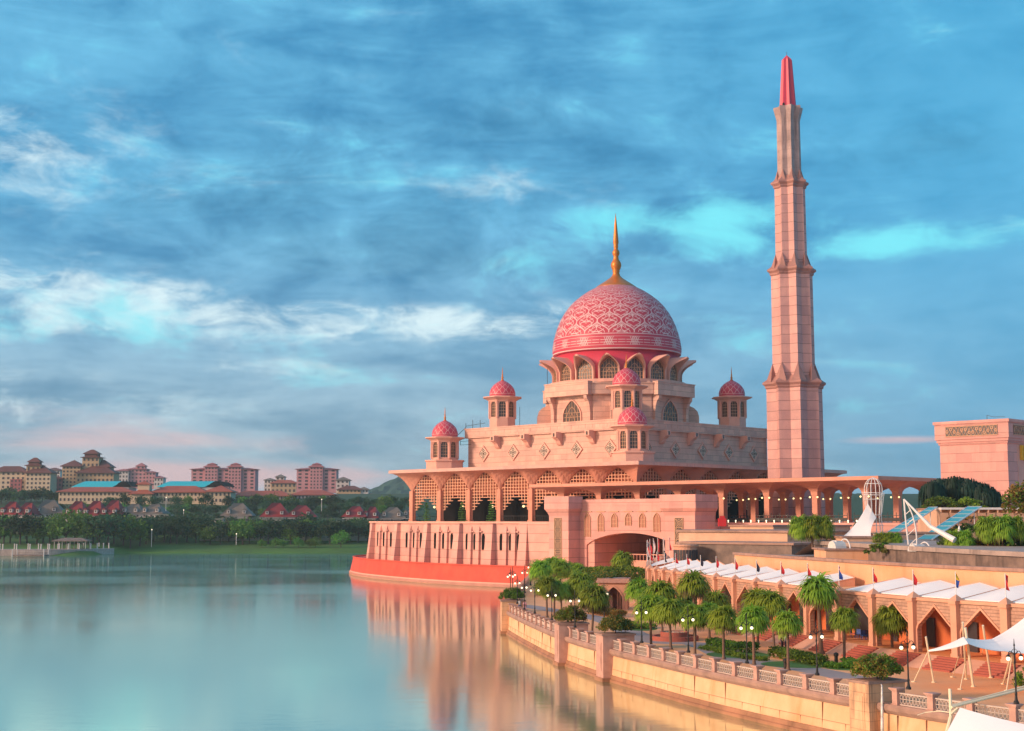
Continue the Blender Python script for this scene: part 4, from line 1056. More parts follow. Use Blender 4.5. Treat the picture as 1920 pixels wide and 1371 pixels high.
lamp_sp = [((1203.5, 1209), 'on the quay post just after the russet hedge pillar'), ((1291, 1226), 'in front of the fountain'), ((1400, 1244), 'between the two hedge beds on the quay'),
           ((1533, 1266), 'before the tall fan palm'), ((1703.5, 1290), 'just right of the nearest quay pillar'), ((1905.7, 1316), 'nearest the right edge before the tent'),
           ((1002.8, 1151), 'on the quay halfway between the farthest pillars'), ((1034.6, 1162), 'on the quay just before the second pillar'), ((1078.3, 1178), 'standing behind the second pillar hedge'),
           ((981, 1142), 'beside the farthest pillar hedge'), ((968, 1131), 'immediately behind the farthest pillar hedge')]
def place_lamp(x, y, z, lab, rz=0.0, s_=1.0):
    global first
    if first: o = lp0; o.location = (x, y, z); first = False
    else: o = dup(lp0, (x, y, z))
    o.rotation_euler = (0, 0, rz); o.scale = (s_,) * 3
    o['label'] = 'black twin globe lamp post ' + lab; o['group'] = 'twin globe lamp posts on the promenade'; return o
for (uv, lab) in lamp_sp:
    p0 = Pz(uv[0], uv[1], ZP + 1.24); pq, t = near(BL, p0)
    a = ae(uv[0], uv[1])[0]
    # slide along the balustrade until it stands on the right bearing
    pq = min((BL[i].lerp(BL[i + 1], k / 10) for i in range(len(BL) - 1) for k in range(10) if BL[i].y < 215), key=lambda q: abs(math.atan2(q.x, q.y) - a) * 400 + abs(q.y - p0[1]) * .02)
    if uv[0] < 990: pq = Vector(Pz(uv[0] + 2, uv[1] + 2, ZP + 1.2))
    place_lamp(pq.x, pq.y, ZP + 1.24, lab, .35 if uv[0] > 1000 else .9)
for (u, v, lab) in ((1133, 1168, 'in front of the brown arched gateway'), (1051.5, 1095, 'rising above the palms against the gatehouse tower'), (995, 1098, 'dark against the red plinth, at the far bend'), (984, 1112, 'at the far end of the quay against the red plinth'), (961, 1118, 'farthest of all, before the red plinth'), (957, 1122, 'leftmost above the farthest hedge'),):
    x, y = Pz(u, v, ZP); place_lamp(x, y, ZP, lab, .8, 1.25)
# --- palms
def palm_mesh(seed, rad=1.0, n=46, skirt=True):
    rr = random.Random(seed); mb = MB()
    for i in range(n):
        f = (i + .5) / n; elv = R(78 - 112 * f ** 1.0); azv = i * 2.39996 + rr.uniform(-.2, .2)
        dirn = Vector((cos(azv) * cos(elv), sin(azv) * cos(elv), sin(elv))); side = Vector((-sin(azv), cos(azv), 0)); up = dirn.cross(side) * -1
        L0 = .35 * rr.uniform(.8, 1.2); hub = dirn * L0
        mb.cur = 1 if (f > .80 and rr.random() < .55) else 0
        mb.tube((0, 0, 0), hub, .02, .012, 3, False)
        for j in range(11):
            a = R(-62 + 124 * j / 10) ; d_ = (dirn * cos(a) + side * sin(a)).normalized(); Lb = .78 * rad * rr.uniform(.8, 1.15) * (1 - .25 * abs(sin(a)))
            p = Vector(hub); wv = d_.cross(up).normalized() * .042 * rad; v_ = Vector(d_); pts = [(p - wv * .5, p + wv * .5)]
            for k in range(4):
                v_ = (v_ + Vector((0, 0, -.26 - .17 * k))).normalized(); p = p + v_ * Lb / 4; w2 = wv * (1.2, 1.0, .7, .12)[k]; pts.append((p - w2, p + w2))
            o = len(mb.v)
            mb.add([q for pr in pts for q in pr], [(2 * k, 2 * k + 1, 2 * k + 3, 2 * k + 2) for k in range(4)])
    return mb.mesh('crown', ['palm', 'palm_old'])
palm_cr = [palm_mesh(s) for s in (1, 2, 3, 4)]; fan_cr = [palm_mesh(s, 1.35, 38) for s in (8, 9)]
def trunk_mesh(r0, r1):
    mb = MB(); mb.smooth = True
    pr = [(r0 * 1.9, 0), (r0 * 1.25, .05)] + [(r0 + (r1 - r0) * t + .012 * (i % 2), .05 + .95 * t) for i, t in enumerate([k / 14 for k in range(1, 15)])]
    mb.lathe(pr, 8); return mb.mesh('trunk', 'trunk')
tr_m = trunk_mesh(.13, .10); tr_b = trunk_mesh(.2, .16)
def palm(u, v, vt, wpx, lab, kind=0, zz=ZP, group='round headed palms on the promenade', dead=False):
    x, y = Pz(u, v, zz); ztop = Zv(vt, y); rad = wpx / 2 / F_PX * y
    h = ztop - zz - rad * .72; fx = thing('palm_tree' if kind == 0 else 'fan_palm', lab, 'palm', (x, y, zz), random.uniform(0, 6), group)
    t = mesh_obj('trunk', tr_m if kind == 0 else tr_b, fx); t.scale = (1, 1, h)
    c = mesh_obj('crown', (palm_cr if kind == 0 else fan_cr)[random.randrange(4 if kind == 0 else 2)], fx)
    k = rad / (.96 if kind == 0 else 1.05); fx.rotation_euler = (random.gauss(0, .03), random.gauss(0, .03), random.uniform(0, 6)); c.location = (0, 0, h); c.scale = (k, k, k * .92); return fx
PALMS = [(1110, 1189, 1093, 76, 'full round palm leaning over the third quay pillar hedge'), (1221, 1213, 1113, 78, 'left palm of the close pair before the fountain'),
 (1258, 1218, 1118, 76, 'right palm of the close pair before the fountain'), (1303, 1230, 1130, 70, 'short palm directly below the dark fan palm'),
 (1357, 1236, 1133, 74, 'round palm growing at the left end of the long clipped hedge'), (1414, 1248, 1133, 76, 'round palm right behind the lamp post between the hedge beds'),
 (1478, 1257, 1143, 70, 'round palm standing before the second clipped hedge'), (1583, 1240, 1137, 66, 'round palm in the small round flower bed'), (1674, 1236, 1132, 84, 'big bushy palm behind the nearest quay pillar'),
 (1026, 1158, 1078, 58, 'leftmost thin trunked palm of the row behind the far quay posts'), (1039, 1156, 1082, 56, 'second thin trunked palm behind the far quay posts'), (1053, 1148, 1090, 50, 'third palm, smaller, behind the far quay posts'),
 (1070, 1145, 1086, 56, 'palm behind the second pillar hedge, left'), (1089, 1147, 1070, 66, 'taller palm behind the second pillar hedge, right'), (1012, 1117, 1049, 58, 'outermost palm nearest the red plinth'),
 (1034, 1112, 1043, 62, 'palm directly below the carved gatehouse panel'), (1050, 1114, 1047, 52, 'palm at the foot of the left gatehouse tower'), (1074, 1092, 1052, 46, 'twin stemmed looking palm right of the left gatehouse tower'), (1084, 1094, 1056, 42, 'small palm under the left spring of the gatehouse arch'),
 (1167, 1095, 1032, 52, 'highest palm, in front of the gatehouse arch'), (1196, 1178, 1083, 62, 'palm just right of the brown arched gateway'), (1243, 1195, 1086, 84, 'broad palm behind the close pair'),
 (1343, 1190, 1105, 66, 'palm in front of the third arcade arch'), (1421, 1208, 1102, 74, 'left palm of the pair before the middle arcade arches'), (1452, 1219, 1106, 74, 'right palm of the pair before the middle arcade arches'),
 (1690, 1222, 1140, 50, 'smaller palm tucked behind the big bushy one'), (1330, 1196, 1128, 52, 'low palm behind the long clipped hedge'), (1286, 1190, 1112, 56, 'palm half hidden between the close pair and the dark fan palm')]
for a in PALMS: palm(*a)
palm(1303, 1200, 1071, 68, 'dark tall fan palm with dry skirt, left of centre', 1, group='tall fan palms'); palm(1540, 1226, 1076, 84, 'tallest fan palm with thick trunk before the arcade', 1, group='tall fan palms')
# --- clipped hedges and beds
def hedge(name, lab, pts, w_, h, mats, n=900, s_=.1):
    C = [Vector(p) for p in pts]; mb = MB(); L = [(b - a).length for a, b in zip(C, C[1:])]; tot = sum(L)
    for _ in range(int(n)):
        q = random.uniform(0, tot); i = 0
        while q > L[i] and i < len(L) - 1: q -= L[i]; i += 1
        p = C[i].lerp(C[i + 1], q / L[i]); t = (C[i + 1] - C[i]).normalized(); nn = Vector((-t.y, t.x)); o_ = random.uniform(-w_, w_)
        z = h * random.random() ** .5; pp = p + nn * o_
        clump(mb, (pp.x, pp.y, ZP + z * (1 - .25 * (abs(o_) / w_) ** 3)), (.16, .16, .12), 7, s_, mi=(0, 0, 1))
    return tag(mb.build(name, mats), lab, 'hedge')
hedge('hedge', 'long clipped green hedge beside the grey path, left bed', [Pz(1335, 1214, ZP), Pz(1372, 1222, ZP), Pz(1420, 1224, ZP)], .75, .95, ['hedge', 'hedge_dark'])
hedge('hedge', 'long clipped green hedge beside the grey path, right bed', [Pz(1452, 1231, ZP), Pz(1500, 1241, ZP), Pz(1545, 1251, ZP)], .7, .95, ['hedge', 'hedge_dark'])
hedge('flower_bed', 'low bright green planting around the small palm bed', [Pz(1552, 1250, ZP), Pz(1580, 1254, ZP), Pz(1606, 1250, ZP), Pz(1590, 1242, ZP)], .6, .4, ['hedge', 'hedge'], 650)
hedge('flower_bed', 'low light green edging on the left end of the left bed', [Pz(1316, 1217, ZP), Pz(1340, 1221, ZP), Pz(1400, 1236, ZP), Pz(1440, 1240, ZP)], .4, .35, ['hedge', 'hedge'], 500)
hedge('flower_bed', 'low round green bed right of the russet hedge pillar', [Pz(1180, 1172, ZP), Pz(1200, 1180, ZP), Pz(1216, 1176, ZP)], 1.2, .5, ['hedge', 'hedge_red'], 600)
hedge('shrub', 'loose grassy shrubs beside the grey path behind the third pillar', [Pz(1112, 1150, ZP), Pz(1130, 1153, ZP), Pz(1165, 1158, ZP)], 1.0, .9, ['hedge_red', 'palm_old'], 650, .13)
hedge('shrub', 'mounded light green shrubs on the gatehouse forecourt', [Pz(1110, 1092, 4), Pz(1135, 1088, 4), Pz(1170, 1086, 4), Pz(1192, 1090, 4)], 3.0, 3.6, ['hedge', 'palm'], 1500, .24)
hedge('shrub', 'darker shrub mass between palms left of the gatehouse arch', [Pz(1085, 1082, 4), Pz(1120, 1080, 4)], 2.5, 2.8, ['palm', 'hedge_dark'], 900, .24)
# lawn pads under the beds
mb = MB()
for cx_, cy_, rx, ry in (Pz(1385, 1228, ZP) + (3.0, 3.2), Pz(1500, 1246, ZP) + (3.4, 3.0), Pz(1580, 1252, ZP) + (1.6, 2.2), Pz(1200, 1178, ZP) + (2.0, 4.0)):
    n = 24; mb.add([(cx_ + rx * cos(2 * pi * i / n), cy_ + ry * sin(2 * pi * i / n), ZP + .012) for i in range(n)], [tuple(range(n))])
struct(mb.build('lawn', 'grass'))
# --- fountain
fx, fy = Pz(1265, 1200, ZP); fo = thing('fountain', 'low round red walled fountain basin holding pale turquoise water', 'fountain', (fx, fy, ZP))
mb = MB(); mb.lathe([(2.5, 0), (2.5, .45), (2.15, .45), (2.15, .2)], 40, cap=False); mb.lathe([(1.5, .3), (1.5, .85), (1.3, .85), (1.3, .6)], 32, cap=False); mb.build('basin', 'tread', fo)
mb = MB(); mb.lathe([(2.15, .3), (.01, .3)], 40, cap=False); mb.lathe([(1.32, .8), (.01, .8)], 32, cap=False); mb.build('water', 'fountain_water', fo)
# --- gateway pavilion with sign
gx, gy = Pz(1150, 1143, ZP); gp_ = thing('arched_gateway', 'brown sandstone gateway pavilion with an arch and a planted flat roof', 'gateway', (gx, gy, ZP), R(-8))
mb = MB(); arch_wall(mb, -2.0, 2.0, 0, 3.7, -1.15, 1.25, 0, 1.7, 3.1, .5); mb.box(-2.0, -1.6, .5, 4, 0, 3.7); mb.box(1.6, 2.0, .5, 4, 0, 3.7); mb.box(-2, 2, 3.9, 4.2, 0, 3.7); mb.build('wall', 'arcade', gp_)
mb = MB(); mb.box(-2.4, 2.4, -.4, 4.5, 3.7, 4.0); mb.box(-2.25, 2.25, -.25, 4.4, 4.0, 4.3); mb.build('roof', 'post', gp_)
mb = MB(); arch_band(mb, -1.15, 1.25, 0, 1.7, 3.1, .2, -.12, 0); mb.box(-.9, -.2, 1.2, 1.5, 0, 1.9); mb.box(.5, .62, .8, .9, 0, 2.6); mb.box(.85, .95, .8, .9, 0, 2.4); mb.build('arch_trim', 'arcade', gp_)
mb = MB(); [clump(mb, (gx + random.uniform(-2.4, 2.6), gy + random.uniform(.2, 4), ZP + 4.6 + random.uniform(0, .5)), (.7, .7, .5), 60, .14, mi=(0, 0, 1)) for _ in range(16)]
tag(mb.build('roof_planting', ['hedge_dark', 'hedge_red']), 'dark and russet plants trailing over the gateway roof', 'plant')
sx_, sy_ = Pz(1134, 1140, ZP); mb = MB(); bs = thing('banner_sign', 'tall blue and white banner board standing left of the arched gateway', 'sign', (sx_, sy_, ZP), R(-8))
mb = MB(); mb.box(-.5, .5, -.05, .05, .9, 3.1); mb.build('board', 'blue_sign', bs); mb = MB(); mb.box(-.62, -.5, -.06, .06, 0, 3.2); mb.box(.5, .72, -.06, .06, 0, 3.3); mb.build('frame', 'white_metal', bs)

# ================================================================ ARCADE
PA = [(17.8, 180.1), (18.3, 176.7), (18.9, 173.2), (19.7, 168.8), (20.5, 164.1), (21.4, 158.9), (22.4, 153.6), (23.5, 147.5), (24.7, 141.5), (26.0, 135.4), (27.3, 129.4), (28.8, 123.5), (30.4, 118.0), (32.3, 112.9), (34.3, 108.4), (36.7, 104.3)]
KA = 6.8 / 6.2; PA = [Vector((x * KA, y * KA)) for x, y in PA] + [Vector((43.2, 110.2)), Vector((46.6, 106.2))]
ZB, ZTa = 4.0, 8.7
arc = thing('arcade', 'curved sandstone arcade of pointed arches facing the promenade', 'arcade', (PA[9].x, PA[9].y, ZP)); AO = (PA[9].x, PA[9].y, ZP)
nA = len(PA)
def tang(i): a = PA[max(0, i - 1)]; b = PA[min(nA - 1, i + 1)]; return (b - a).normalized()
def outw(t): n_ = Vector((t.y, -t.x)); return n_ if n_.x < 0 else -n_
def FM(p, t, z=0.0):       # x along arcade (towards viewer), +y inland
    n_ = outw(t); return Matrix(((t.x, -n_.x, 0, p.x), (t.y, -n_.y, 0, p.y), (0, 0, 1, z), (0, 0, 0, 1)))
ccm_ = MB(); ccm_.box(-.34, .34, -.42, .5, ZP - ZB - .0, ZTa - ZB); ccm_.box(-.4, .4, -.48, .5, ZP - ZB, .3); ccm_.box(-.42, .42, -.55, .5, ZTa - ZB - .3, ZTa - ZB)
ccm_.add([(-.52, -.55, ZTa - ZB), (.52, -.55, ZTa - ZB), (.52, .5, ZTa - ZB), (-.52, .5, ZTa - ZB), (0, 0, ZTa - ZB + .55)], [(0, 1, 4), (1, 2, 4), (2, 3, 4), (3, 0, 4)])
cmA = ccm_.mesh('column', 'arcade')
mir = {True: 1, False: -1}
for i, p in enumerate(PA):
    t = tang(i); n_ = outw(t); o = mesh_obj('column', cmA, arc); o.location = (p.x - AO[0], p.y - AO[1], ZB - ZP); o.rotation_euler = (0, 0, math.atan2(t.y, t.x) )
    if (rotz(math.atan2(t.y, t.x)) @ Vector((0, -1, 0))).xy.dot(n_) < 0: o.rotation_euler = (0, 0, math.atan2(t.y, t.x) + pi)
for i in range(nA - 1):
    p, q = PA[i], PA[i + 1]; t = (q - p).normalized(); L = (q - p).length; T = FM((p + q) / 2, t); h = L / 2 - .32; a = h - .14
    mb = MB(); arch_wall(mb, -h, h, ZB, ZTa, -a, a, ZB, 6.0, 8.05, .35, tudor, 20, T); mb.build('arch_bay', 'brickpat', arc, AO)
    mb = MB(); arch_band(mb, -a, a, ZB, 6.0, 8.05, .2, -.12, .02, tudor, 20, T); mb.box(-h, h, -.12, .3, ZTa - .22, ZTa + .05, T); mb.build('arch_trim', 'arcade', arc, AO)
def off_in(d_): return [PA[i] - outw(tang(i)) * d_ for i in range(nA)]
IW = off_in(4.6)
mb = MB(); mb.strip(zline(IW, ZB), zline(IW, ZTa)); mb.build('inner_wall', 'arcade_in', arc, AO)
for i in (11, 12, 13):
    t = tang(i); T = FM(PA[i] + t * 2.2, t); mb = MB(); mb.box(-.6, .6, 4.45, 4.58, ZB, ZB + 2.6, T); mb.build('doorway', 'win_dark', arc, AO)
for i in range(0, 11):
    t = tang(i); T = FM((PA[i] + PA[i + 1]) / 2, (PA[i + 1] - PA[i]).normalized()); mb = MB(); mb.box(-1.9, 1.9, 4.3, 4.5, ZB, ZB + 3.3, T)
    mb.build('shop_front', 'win_dark', arc, AO)
mb = MB(); mb.strip(zline(off_in(-.55), ZB), zline(off_in(7), ZB)); mb.strip(zline(off_in(-.55), ZP), zline(off_in(-.55), ZB)); mb.strip(zline(off_in(.36), ZTa - .02), zline(off_in(6.3), ZTa - .02)); mb.strip(zline(off_in(.2), ZTa + .06), zline(off_in(6.3), ZTa + .06))
mb.build('floor_and_ceiling', 'paving', arc, AO)
# stairs: a flight at every column, ramps of paving between them
for i in range(6, nA):
    t = tang(i); T = FM(PA[i], t); stn = thing('stair_flight', '', 'stairs', (PA[i].x, PA[i].y, ZP)); mb = MB()
    for k in range(6):
        mb.box(-1.6, 1.6, -.56 - .34 * (6 - k), -.56 - .34 * (5 - k) + .0, ZP, ZP + .166 * (k + 1) - .004, T)
    mb.build('tread', 'tread', stn, (PA[i].x, PA[i].y, ZP))
    stn['label'] = 'red stair flight below ' + ['the column hidden behind palms', 'the arcade column behind the two middle palms', 'the arcade column with the black flag', 'the arcade column just left of the fan palm', 'the arcade column right of the tallest fan palm', 'the column with the blue flag', 'the column left of the bushy palm', 'the column above the nearest quay pillar', 'the column with the yellow and blue flag', 'the last column behind the white tent', 'the column hidden by the white tent', 'the outermost column beyond the tent'][(i - 6) % 12]
    stn['group'] = 'red stair flights below the arcade'
    if i < nA - 1:
        p, q = PA[i], PA[i + 1]; tt = (q - p).normalized(); T2 = FM((p + q) / 2, tt); h = (q - p).length / 2 - 1.55; mb = MB()
        mb.add([T2 @ Vector(v_) for v_ in ((-h, -2.6, ZP), (h, -2.6, ZP), (h, -.56, ZB - .004), (-h, -.56, ZB - .004), (-h, -.56, ZP), (h, -.56, ZP))], [(0, 1, 2, 3), (0, 3, 4), (1, 5, 2), (4, 3, 2, 5)]); mb.build('ramp', 'arcade', stn, (PA[i].x, PA[i].y, ZP))
# flags
def flag(p, z, cols, lab, s_=.85):
    f = thing('flag', lab, 'flag', (p.x, p.y, z), 0, 'limp flags on poles along the arcade roof'); mb = MB(); mb.tube((0, 0, 0), (0, 0, 2.3 * s_), .035, n=5); mb.build('pole', 'white_metal', f)
    mb = MB(); n = 7; L_, R_ = [], []
    for k in range(n):
        z_ = (2.2 - k * .24) * s_; wv = .04 * sin(k * 2.1); L_.append((.03, wv, z_)); R_.append((.16 + .10 * sin(k * .9 + p.y) + .03 * k, wv + .10 * sin(k * 1.3), z_ - .12))
    for k in range(n - 1): mb.cur = 0 if k < 3 else len(cols) - 1; mb.quad(L_[k], R_[k], R_[k + 1], L_[k + 1]); mb.quad(*[(a, b + .03, c) for a, b, c in (L_[k], L_[k + 1], R_[k + 1], R_[k])])
    mb.build('cloth', cols, f); return f
FC = ['fabric_red', 'fabric_red', 'fabric_dark', 'fabric_red', 'fabric_red', 'fabric_dark', 'fabric_red', 'fabric_red', 'fabric_dark', 'fabric_red', 'fabric_red', 'fabric_blue', 'fabric_red', 'fabric_red', 'fabric_yellow', 'fabric_red', 'fabric_red', 'fabric_blue']
FL = ['red limp flag at the left end corner of the curved arcade', 'red limp flag second along the curved arcade', 'black limp flag over the small arches at the arcade left end', 'orange red limp flag above the dark canopy gap', 'red limp flag left of the dark fan palm top', 'black limp flag above the dark fan palm', 'red limp flag at the gap between the white canopies', 'red limp flag on the long middle white canopy, leftmost', 'black limp flag on the middle white canopy', 'red limp flag on the middle white canopy, right end', 'red limp flag left of the tallest fan palm crown', 'blue limp flag just right of the tallest fan palm', 'bright red limp flag above the small bed palm', 'dark red limp flag above the bushy palm', 'yellow and blue limp flag', 'red limp flag nearest the right edge', 'red limp flag beyond the tent', 'blue limp flag beyond the tent']
for i, p in enumerate(PA): flag(p, ZTa + .5, [FC[i]] if FC[i] != 'fabric_yellow' else ['fabric_yellow', 'fabric_blue'], FL[i])
# return wing of the arcade
WG = [Vector(p) for p in ((19.6, 203), (20.4, 210.5), (21.5, 218), (22.8, 225.5), (24.3, 233), (26.0, 240.5), (27.9, 248))]
wing = thing('arcade_wing', 'short return wing of the arcade running back towards the gatehouse under flags', 'arcade', (WG[0].x, WG[0].y, ZP)); WO = (WG[0].x, WG[0].y, ZP)
for i, (p, q) in enumerate(zip(WG, WG[1:])):
    t = (q - p).normalized(); n_ = Vector((-t.y, t.x)); T = Matrix(((t.x, -n_.x, 0, (p.x + q.x) / 2), (t.y, -n_.y, 0, (p.y + q.y) / 2), (0, 0, 1, 0), (0, 0, 0, 1))); h = (q - p).length / 2
    mb = MB(); arch_wall(mb, -h, h, ZP, ZTa, -h + .8, h - .8, ZP, 6.0, 8.0, .5, tudor, 14, T); mb.box(-h - .4, -h + .4, -.3, .5, ZP, ZTa + .1, T)
    mb.add([T @ Vector(v_) for v_ in ((-h, -.2, ZTa), (h, -.2, ZTa), (0, -.2, ZTa + .7), (-h, .3, ZTa), (h, .3, ZTa), (0, .3, ZTa + .7))], [(0, 1, 2), (5, 4, 3), (0, 2, 5, 3), (2, 1, 4, 5)])
    mb.build('arch_bay', 'arcade', wing, WO)
WF = ['fabric_pink', 'fabric_red', 'fabric_red', 'fabric_pink', 'fabric_red', 'fabric_pink', 'fabric_red']
WLn = ['pale flag, nearest in the far row before the gatehouse arch', 'red flag, second in the far row before the gatehouse arch', 'red flag, third in the far row before the gatehouse arch', 'pale flag in the middle of the far row', 'red flag, fifth in the far row before the gatehouse arch', 'pale flag, last but one in the far row', 'red flag at the far end of the row before the gatehouse arch']
for p, c, l in zip(WG, WF, WLn): flag(p, ZTa + .4, [c], l, 1.5)
# white membrane roofs
def canopy_roof(i0, i1, lab):
    c = thing('membrane_roof', lab, 'canopy', (PA[i0].x, PA[i0].y, ZTa + .1), 0, 'white membrane roofs behind the arcade parapet'); O = (PA[i0].x, PA[i0].y, ZTa + .1)
    mb = MB(); fb = MB(); NS = 10
    rows = [[] for _ in range(7)]
    for i in range(i0, i1):
        for k in range(NS + (1 if i == i1 - 1 else 0)):
            s_ = k / NS; t = (tang(i) * (1 - s_) + tang(i + 1) * s_).normalized(); p = PA[i].lerp(PA[i + 1], s_); n_ = -outw(t); arch_ = 1 - abs(2 * s_ - 1)
            for r in range(7):
                f = r / 6; q = p + n_ * (.6 + 4.6 * f); z = ZTa + .12 + (.78 + .42 * arch_) * f + .16 * sin(pi * f) * arch_
                rows[r].append((q.x, q.y, z))
    for a, b in zip(rows, rows[1:]): mb.strip(a, b)
    mb.strip([(x, y, z - .06) for x, y, z in rows[0]], rows[0]); mb.strip([(x, y, z - .06) for x, y, z in rows[-1]], rows[-1])
    mb.build('membrane', 'white_fabric', c, O)
    fb.path([(x, y, z + .03) for x, y, z in rows[-1]], .07, 5)
    for i in range(i0, i1 + 1):
        k = (i - i0) * NS; k = min(k, len(rows[0]) - 1); fb.path([(r[k][0], r[k][1], r[k][2] + .02) for r in rows], .05, 4)
    fb.build('frame', 'arcade', c, O)
    mb = MB(); e = len(rows[0]) - 1
    for k in (0, e): mb.add([r[k] for r in rows] + [(rows[-1][k][0], rows[-1][k][1], ZTa + .08)], [tuple(range(8))])
    mb.build('gable', 'arcade', c, O)
canopy_roof(0, 4, 'white membrane roof at the left end of the arcade'); canopy_roof(4, 6, 'short white membrane roof with two black flags, left of the long one'); canopy_roof(6, 10, 'long white membrane roof over the middle arcade bays'); canopy_roof(11, nA - 1, 'white membrane roof running off the right edge')
c = thing('membrane_roof', 'white membrane roof over the return wing, farthest back', 'canopy', (WG[0].x, WG[0].y, ZTa), 0, 'white membrane roofs behind the arcade parapet'); mb = MB()
mb.strip([(p.x + .5, p.y, ZTa + .1) for p in WG], [(p.x + 5.5, p.y - 1, ZTa + 1.2) for p in WG]); mb.build('membrane', 'white_fabric', c, (WG[0].x, WG[0].y, ZTa))
# tall hall behind the arcade, its roof and the mouldy upper parapet
hallb = thing('arcade_hall', 'orange rendered curved hall wall rising behind the white membrane roofs', 'building', (PA[9].x, PA[9].y, ZP))
HW = off_in(6.4)[4:]; HW2 = off_in(17)[4:]; HW3 = off_in(19)[4:]
ext = [HW[0] + Vector((4.5, 1.5))]
mb = MB(); mb.strip([(ext[0].x, ext[0].y, ZP)] + zline(HW, ZP), [(ext[0].x, ext[0].y, 11.1)] + zline(HW, 11.1)); mb.build('wall', 'arcade_wall', hallb, AO)
mb = MB(); a, b, c_, d_ = off_in(6.15)[4:], off_in(6.15)[4:], off_in(6.9)[4:], off_in(6.9)[4:]
mb.strip(zline(a, 11.05), zline(a, 11.35)); mb.strip(zline(a, 11.35), zline(c_, 11.35)); mb.strip(zline(c_, 11.35), zline(c_, 11.0)); mb.strip(zline(HW, 11.05), zline(a, 11.05)); mb.build('coping', 'quay_cap', hallb, AO)
mb = MB(); mb.strip(zline(off_in(6.9)[4:], 11.0), zline(off_in(30)[4:], 11.0)); mb.build('flat_roof', 'roofgrey', hallb, AO)
upper = thing('upper_parapet', 'long curved black stained rooftop parapet with a grey flat top above the orange hall wall', 'building', (PA[9].x, PA[9].y, 11.0)); UO = (PA[9].x, PA[9].y, 11.0)
i0 = 6
ctl = [off_in(12.5)[i] for i in range(i0, nA)]; ctl2 = [off_in(13.6)[i] for i in range(i0, nA)]; ctl3 = [off_in(26)[i] for i in range(i0, nA)]
zz_ = [13.0 - .06 * k for k in range(len(ctl))]
def zl(C, dz=0.0): return [(p.x, p.y, z + dz) for p, z in zip(C, zz_)]
mb = MB(); mb.strip(zline(ctl, 11.0), zl(ctl, -.45)); mb.build('wall', 'mouldy', upper, UO)
o2_ = [off_in(12.2)[i] for i in range(i0, nA)]
mb = MB(); mb.strip(zl(o2_, -.45), zl(o2_, 0)); mb.strip(zl(o2_, 0), zl(ctl2, .05)); mb.strip(zl(ctl, -.45), zl(o2_, -.45)); mb.strip(zl(ctl2, .05), zl(ctl3, .05)); mb.build('coping', 'roofgrey', upper, UO)
mb = MB(); a = ctl[0]; e_ = a + Vector((2.0, 7)); a0, e0 = ctl[0], ctl3[0] + Vector((0, 5)); mb.quad((a0.x, a0.y, 11), (e0.x, e0.y, 11), (e0.x, e0.y, 13), (a0.x, a0.y, 12.6)); mb.quad((a0.x - 1.5, a0.y + 5, 11.1), (a0.x, a0.y, 12.9), (e0.x, e0.y, 13), (e0.x - 2, e0.y + 5, 11.1)); mb.build('sloped_end', 'roofgrey', upper, UO)
for u, v in ((1712, 1052), (1502, 1041)):
    pass
dx0, dy0 = 26.3, 214.0
kk = thing('round_kiosk', 'small round rooftop lantern room with dark barred windows beside the white roofs', 'kiosk', (25.2, 203, 3)); mb = MB(); mb.lathe([(1.55, 0), (1.55, 6.2), (1.7, 6.3), (1.7, 8.6), (1.9, 8.7), (1.9, 8.95), (.1, 9.0)], 24); mb.build('wall', 'arcade', kk)
mb = MB()
for i in range(24): a = 2 * pi * i / 24; T = rotz(a); mb.box(-.17, .17, -1.76, -1.66, 6.7, 8.2, T)
mb.build('window_band', 'win_dark', kk)
# ================================================================ GARDEN AND TENSILE STRUCTURES ON THE RIGHT
def Mtx(u, v, Y): return PY(u, v, Y)
# lattice lantern tower with sail
b = PY(1640, 1007, 170); lt_ = thing('lattice_lantern', 'white steel birdcage lantern tower with domed top above the arcade roofs', 'tower', (b.x, b.y, b.z)); mb = MB(); px = 170 / F_PX
def rg(r, z, n=16, t=.035): mb.path([(r * cos(2 * pi * i / n), r * sin(2 * pi * i / n), z) for i in range(n + 1)], t, 4)
zz = lambda v: (1007 - v) * px * 1.0
for i in range(12):
    a = 2 * pi * i / 12; P_ = [(18, 1007), (13, 966), (16.5, 925), (16.5, 916), (14.5, 908), (9.5, 901), (.5, 897)]
    mb.path([(r * px * cos(a), r * px * sin(a), zz(v)) for r, v in P_[1:]], .045, 5)
    if i % 2 == 0: mb.tube((14 * px * cos(a), 14 * px * sin(a), zz(966)), (20 * px * cos(a), 20 * px * sin(a), zz(925)), .04, n=4)
    if i in (9, 10, 11, 0): mb.tube((13 * px * cos(a), 13 * px * sin(a), zz(966)), (16 * px * cos(a), 16 * px * sin(a), 0), .05, n=5)
for r, v in ((13.5, 966), (20, 925), (18.5, 937), (20, 929), (14.5, 908), (17, 985), (16, 1000)): rg(r * px, zz(v))
mb.build('frame', 'white_metal', lt_)
mb = MB(); top = PY(1627, 944, 169.5); A_, B_, C_ = PY(1581, 1006, 168), PY(1633, 1007, 167), PY(1643, 971, 169)
def bez(a, m_, c, n=8): return [(a * (1 - t) ** 2 + m_ * 2 * t * (1 - t) + c * t * t) for t in [i / n for i in range(n + 1)]]
e1 = bez(top, (top + A_) / 2 + Vector((.35, 0, -.5)), A_); e2 = bez(C_, (C_ + B_) / 2 + Vector((-.5, 0, 0)), B_); mid = bez((top + C_) / 2, (top + B_) / 2 + Vector((0, .3, -.4)), (A_ + B_) / 2)
mb.smooth = True; mb.strip(e1, mid); mb.strip(mid, e2); mb.strip([p + Vector((0, .05, 0)) for p in e1], e1)
tag(mb.build('sail', 'white_fabric'), 'white sail membrane sweeping down left from the birdcage lantern', 'sail')
